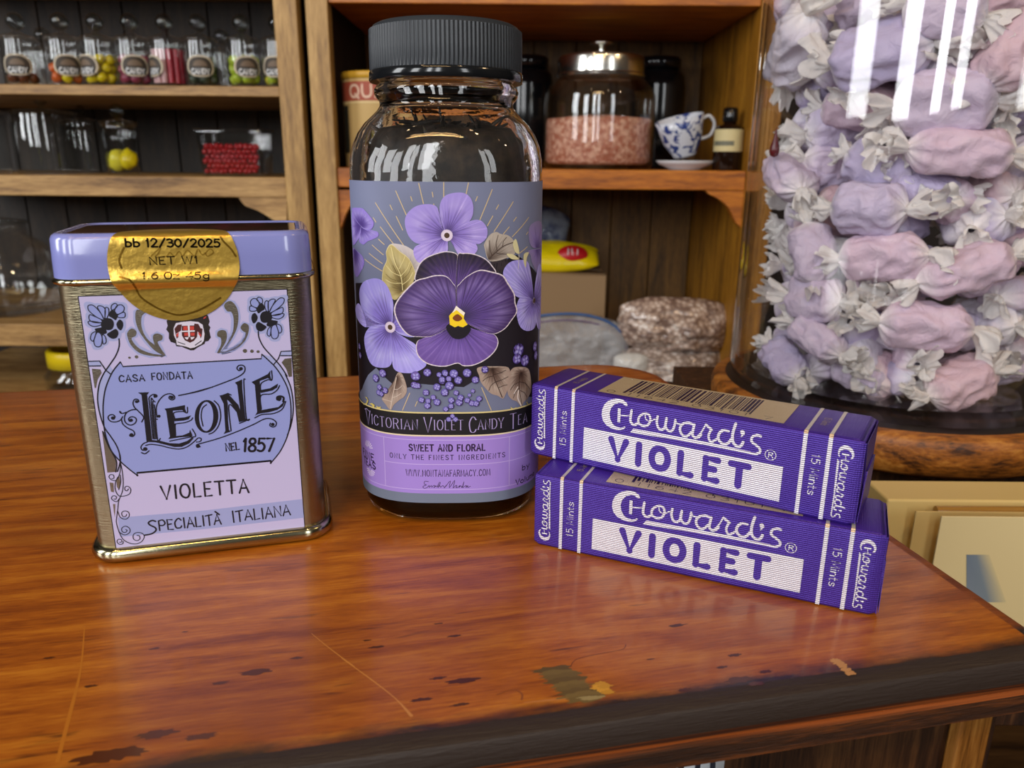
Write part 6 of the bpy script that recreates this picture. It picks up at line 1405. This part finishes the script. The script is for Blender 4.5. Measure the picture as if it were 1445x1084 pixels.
gy = q_(786, 372, Yk + .02); yb.location = (gy.x - .012, Yk + .048, zk + .0245)
M['blue_film'] = principled('blue_plastic_film', hx('#39405e'), rough=.25, bump=(30, .5, .004, (1, 1, 1)), var=(hx('#7a828e'), 30, (1, 1, 1), .4, .6))
bb = pillow('plastic_bag', .10, .075, .04, M['blue_film'], 8); g = q_(765, 326, Yk + .03); bb.location = (g.x, Yk + .09, g.z + .006); bb.rotation_euler = (-.6, .25, 0); tag(bb, 'crumpled grey-blue plastic bag resting on the yellow candy bag', 'bag')
# clear zip bag leaning on the box
def film_mat():
    m, nt, out = mat('zip_bag_film'); L = nt.links.new; tr = N(nt, 'ShaderNodeBsdfTransparent'); b = N(nt, 'ShaderNodeBsdfPrincipled'); b.inputs['Base Color'].default_value = hx('#b4b6ba'); b.inputs['Roughness'].default_value = .22
    tc = N(nt, 'ShaderNodeTexCoord'); nz = N(nt, 'ShaderNodeTexNoise', i_Scale=22.0, i_Detail=3.0, i_Distortion=1.0); L(tc.outputs['Object'], nz.inputs['Vector']); bp = N(nt, 'ShaderNodeBump'); bp.inputs['Strength'].default_value = .6; bp.inputs['Distance'].default_value = .006; L(nz.outputs['Fac'], bp.inputs['Height']); L(bp.outputs[0], b.inputs['Normal'])
    mr = N(nt, 'ShaderNodeMapRange'); mr.inputs['From Min'].default_value = .35; mr.inputs['From Max'].default_value = .65; mr.inputs['To Min'].default_value = .25; mr.inputs['To Max'].default_value = .65; L(nz.outputs['Fac'], mr.inputs['Value'])
    mx = N(nt, 'ShaderNodeMixShader'); L(mr.outputs[0], mx.inputs[0]); L(tr.outputs[0], mx.inputs[1]); L(b.outputs[0], mx.inputs[2]); L(mx.outputs[0], out.inputs[0]); return m
M['film'] = film_mat()
zb_ = thing('zip_bag', 'clear plastic zip bag with blue seal leaning on the cardboard box', 'bag'); Yz = YF + .06
o = pillow('bag_film', .19, .125, .05, M['film'], 12, zb_, amp=.3, rnd_=.5); 
z0_ = [(-.093, 0, .040), (-.05, -.006, .052), (0, -.010, .056), (.04, -.008, .050), (.07, -.004, .036), (.090, 0, .010)]
b = MB(); b.tube([tuple(p) for p in catmull([(x, y - .004, z + .006) for x, y, z in z0_], k=5)], .0022, 8); b.build('zip_seal', principled('blue_zip', hx('#345a90'), rough=.35), zb_)
b = MB(); b.tube([tuple(p) for p in catmull([(x, y - .006, z - .004) for x, y, z in z0_], k=5)], .0014, 8); b.build('zip_line', principled('purple_zip', hx('#6a5878'), rough=.35), zb_)
gz = q_(806, 462, Yz); zb_.location = (gz.x, Yz, zl + .064); zb_.rotation_euler = (-.12, 0, 0)
rm2 = [lump_mesh('candy', .0062, k * 2.2, CM[('red', 'orange', 'palepink')[k]], amp=.4) for k in range(3)]; rnd = random.Random(9)
for i in range(20):
    g = q_(770 + (i % 10) * 8, 500 - (i // 10) * 15, Yz - .002); put(rm2[i % 3], 'candy', (g.x, Yz - .004 + rnd.uniform(-.005, .005), zl + .0085 + (i // 10) * .011), 'reddish candy showing at the bottom of the clear zip bag', 'candy', 'candies inside the zip bag', (rnd.uniform(0, 6), rnd.uniform(0, 6), 0))
# bags of pale brown popcorn-like sweets
def mott(n, c, c2, c3):
    m, nt, out = mat(n); L = nt.links.new; tc = N(nt, 'ShaderNodeTexCoord'); nz = N(nt, 'ShaderNodeTexVoronoi', i_Scale=125.0); n2 = N(nt, 'ShaderNodeTexNoise', i_Scale=45.0, i_Detail=4.0)
    L(tc.outputs['Object'], nz.inputs['Vector']); L(tc.outputs['Object'], n2.inputs['Vector']); ad = N(nt, 'ShaderNodeMath', operation='MULTIPLY_ADD'); ad.inputs[1].default_value = .6; L(nz.outputs['Distance'], ad.inputs[0]); L(n2.outputs['Fac'], ad.inputs[2])
    cr = N(nt, 'ShaderNodeValToRGB'); e = cr.color_ramp.elements; e[0].position = .45; e[0].color = hx(c3); e[1].position = .95; e[1].color = hx(c); k = e.new(.7); k.color = hx(c2); L(ad.outputs[0], cr.inputs[0])
    b = N(nt, 'ShaderNodeBsdfPrincipled'); b.inputs['Roughness'].default_value = .35; b.inputs['Coat Weight'].default_value = .8; b.inputs['Coat Roughness'].default_value = .08; L(cr.outputs[0], b.inputs['Base Color'])
    bp = N(nt, 'ShaderNodeBump'); bp.inputs['Strength'].default_value = .8; bp.inputs['Distance'].default_value = .004; L(ad.outputs[0], bp.inputs['Height']); L(bp.outputs[0], b.inputs['Normal']); L(b.outputs[0], out.inputs[0]); return m
M['corn'] = mott('bagged_brown_sweets', '#7a6256', '#b8a090', '#ddd2c8')
M['corn2'] = mott('bagged_pale_sweets', '#86746a', '#bcaca2', '#dcd8d2')
g = q_(948, 520, YF + .05)
cb2 = pillow('sweet_bag', .172, .075, .09, M['corn2'], 31, pw=.7, rnd_=.4, amp=.25); cb2.location = (g.x, YF + .06, zl + .040); tag(cb2, 'clear bag of pale brown sweets lying under the other bag', 'bag')
cb1 = pillow('sweet_bag', .192, .096, .095, M['corn'], 22, pw=.75, rnd_=.4, amp=.3); g = q_(958, 460, YF + .05); cb1.location = (g.x, YF + .06, g.z - .002); cb1.rotation_euler = (.15, .05, 0); tag(cb1, 'clear bag of pinkish brown sweets lying on top of the other bag', 'bag')
o = pillow('bag_corner', .055, .04, .03, principled('white_bag_end', hx('#c9c8c4'), rough=.35, coat=.5), 5, cb2); o.location = (-.070, -.030, .010)

# ---------------------------------------------------------------- card box at the right of the counter
CRM = principled('cream_paper', hx('#d8bc78'), rough=.6, var=(hx('#c9a860'), 12, (1, 1, 4), .5, .8))
Yv = .335; v0_ = q_(1222, 677, Yv); rk = thing('card_box', 'cream paper box of cards beside the right edge of the counter', 'box', (v0_.x, Yv, 0))
b = MB(); b.box(0, .20, -.022, 0, -.0998, v0_.z); bevel(b.build('box_body', CRM, rk), .0012)
b = MB(); zb2_ = q_(1330, 716, Yv - .024).z; b.tube([(.020, -.0255, zb2_ - .001), (.20, -.0255, zb2_)], .0021, 10); b.build('box_edging', principled('glossy_tan_edging', hx('#a87c38'), rough=.12), rk)
Yw = .298
for nm, x0, yt, Y_, lab, c in (('greeting_card', 1293, 722, .302, 'cream card behind the front card in the card box', '#cdb070'), ('greeting_card', 1329, 729, .290, 'pale cream front card with a faded blue-grey picture', '#dcc894')):
    p = q_(x0, yt, Y_); cd = thing(nm, lab, 'card', (p.x, Y_, 0)); b = MB(); b.box(0, .15, 0, .0009, -.0998, p.z); bevel(b.build('card_sheet', principled('card_' + c[1:], hx(c), rough=.65), cd), .0003)
p = [q_(x, y, .2898) for x, y in ((1364, 783), (1396, 783), (1420, 850), (1364, 850))]
b = MB(); o_ = cd.location; cols_ = [hx('#6f7c8c'), hx('#c4b88e'), hx('#c4b88e'), hx('#7d8894')]; 
m0 = (p[0] * .6 + p[1] * .4); m1 = (p[3] * .45 + p[2] * .55)
b.add([tuple(v - o_) for v in (p[0], m0, m1, p[3], p[1], p[2])], [(0, 3, 2, 1), (1, 2, 5, 4)], [hx('#6f7c8c'), hx('#76838f'), hx('#7c8890'), hx('#7d8894'), hx('#d2c190'), hx('#d2c190')]); b.build('printed_picture', M['jlabel'], cd)
# ================================================================ LIGHT AND CAMERA
def area(name, loc, target, sx, sy, power, color):
    l = bpy.data.lights.new(name, 'AREA'); l.shape = 'RECTANGLE'; l.size = sx; l.size_y = sy; l.energy = power; l.color = color
    o = bpy.data.objects.new(name, l); COL.objects.link(o)
    z = (Vector(loc) - Vector(target)).normalized(); x = Vector((0, 0, 1)).cross(z).normalized(); y = z.cross(x)
    o.matrix_world = Matrix.Translation(loc) @ Matrix((x, y, z)).transposed().to_4x4(); return o
WIN = (0.96, 0.98, 1.0)
# tall shop windows behind and to the left of the photographer
area('shop_window_light', (-0.35, -2.3, 1.15), (-.35, 1, 1.15), .28, 1.7, 14, WIN)
area('shop_window_light', (-0.95, -2.3, 1.15), (-.95, 1, 1.15), .30, 1.7, 18, WIN)
area('shop_window_light', (-2.1, -2.1, 1.15), (-.6, 1, 1.15), .60, 1.7, 30, WIN)
area('shop_window_light', (-2.8, -0.7, 1.15), (0, .3, 1.15), .70, 1.7, 34, WIN)
area('shop_window_light', (1.5, -2.2, 1.15), (.4, .5, 1.15), .40, 1.7, 14, WIN)
# warm lamps of the shop
area('lamp_row', (-.25, -.75, 1.35), (-.1, .2, 0), .9, .05, 5, (1.0, .62, .26))
for x, y, z, p in ((0.5, -0.5, 1.6, 5), (1.3, -.2, 1.3, 13), (-.7, -.3, 1.7, 3)):
    l = bpy.data.lights.new('ceiling_lamp', 'POINT'); l.energy = p; l.color = (1.0, .66, .34); l.shadow_soft_size = .04
    o = bpy.data.objects.new('ceiling_lamp', l); COL.objects.link(o); o.location = (x, y, z)
w = bpy.data.worlds.new('room'); SC.world = w; w.use_nodes = True
w.node_tree.nodes['Background'].inputs[0].default_value = (.80, .72, .62, 1); w.node_tree.nodes['Background'].inputs[1].default_value = 0.075

cam = bpy.data.cameras.new('camera'); co = bpy.data.objects.new('camera', cam); COL.objects.link(co); SC.camera = co
R3 = Matrix(((MC[0][0], MC[0][1], MC[0][2]), (MC[1][0], MC[1][1], MC[1][2]), (MC[2][0], MC[2][1], MC[2][2])))
co.matrix_world = Matrix.Translation(CAM) @ R3.to_4x4()
cam.sensor_fit = 'HORIZONTAL'; cam.sensor_width = 36.0; cam.lens = F / 1445 * 36.0; cam.clip_start = .005
cam.dof.use_dof = True; cam.dof.focus_distance = 0.215; cam.dof.aperture_fstop = 26
SC.view_settings.view_transform = 'Standard'; SC.view_settings.look = 'None'; SC.view_settings.gamma = 1.0; SC.view_settings.exposure = 0.22
SC.view_settings.use_curve_mapping = False
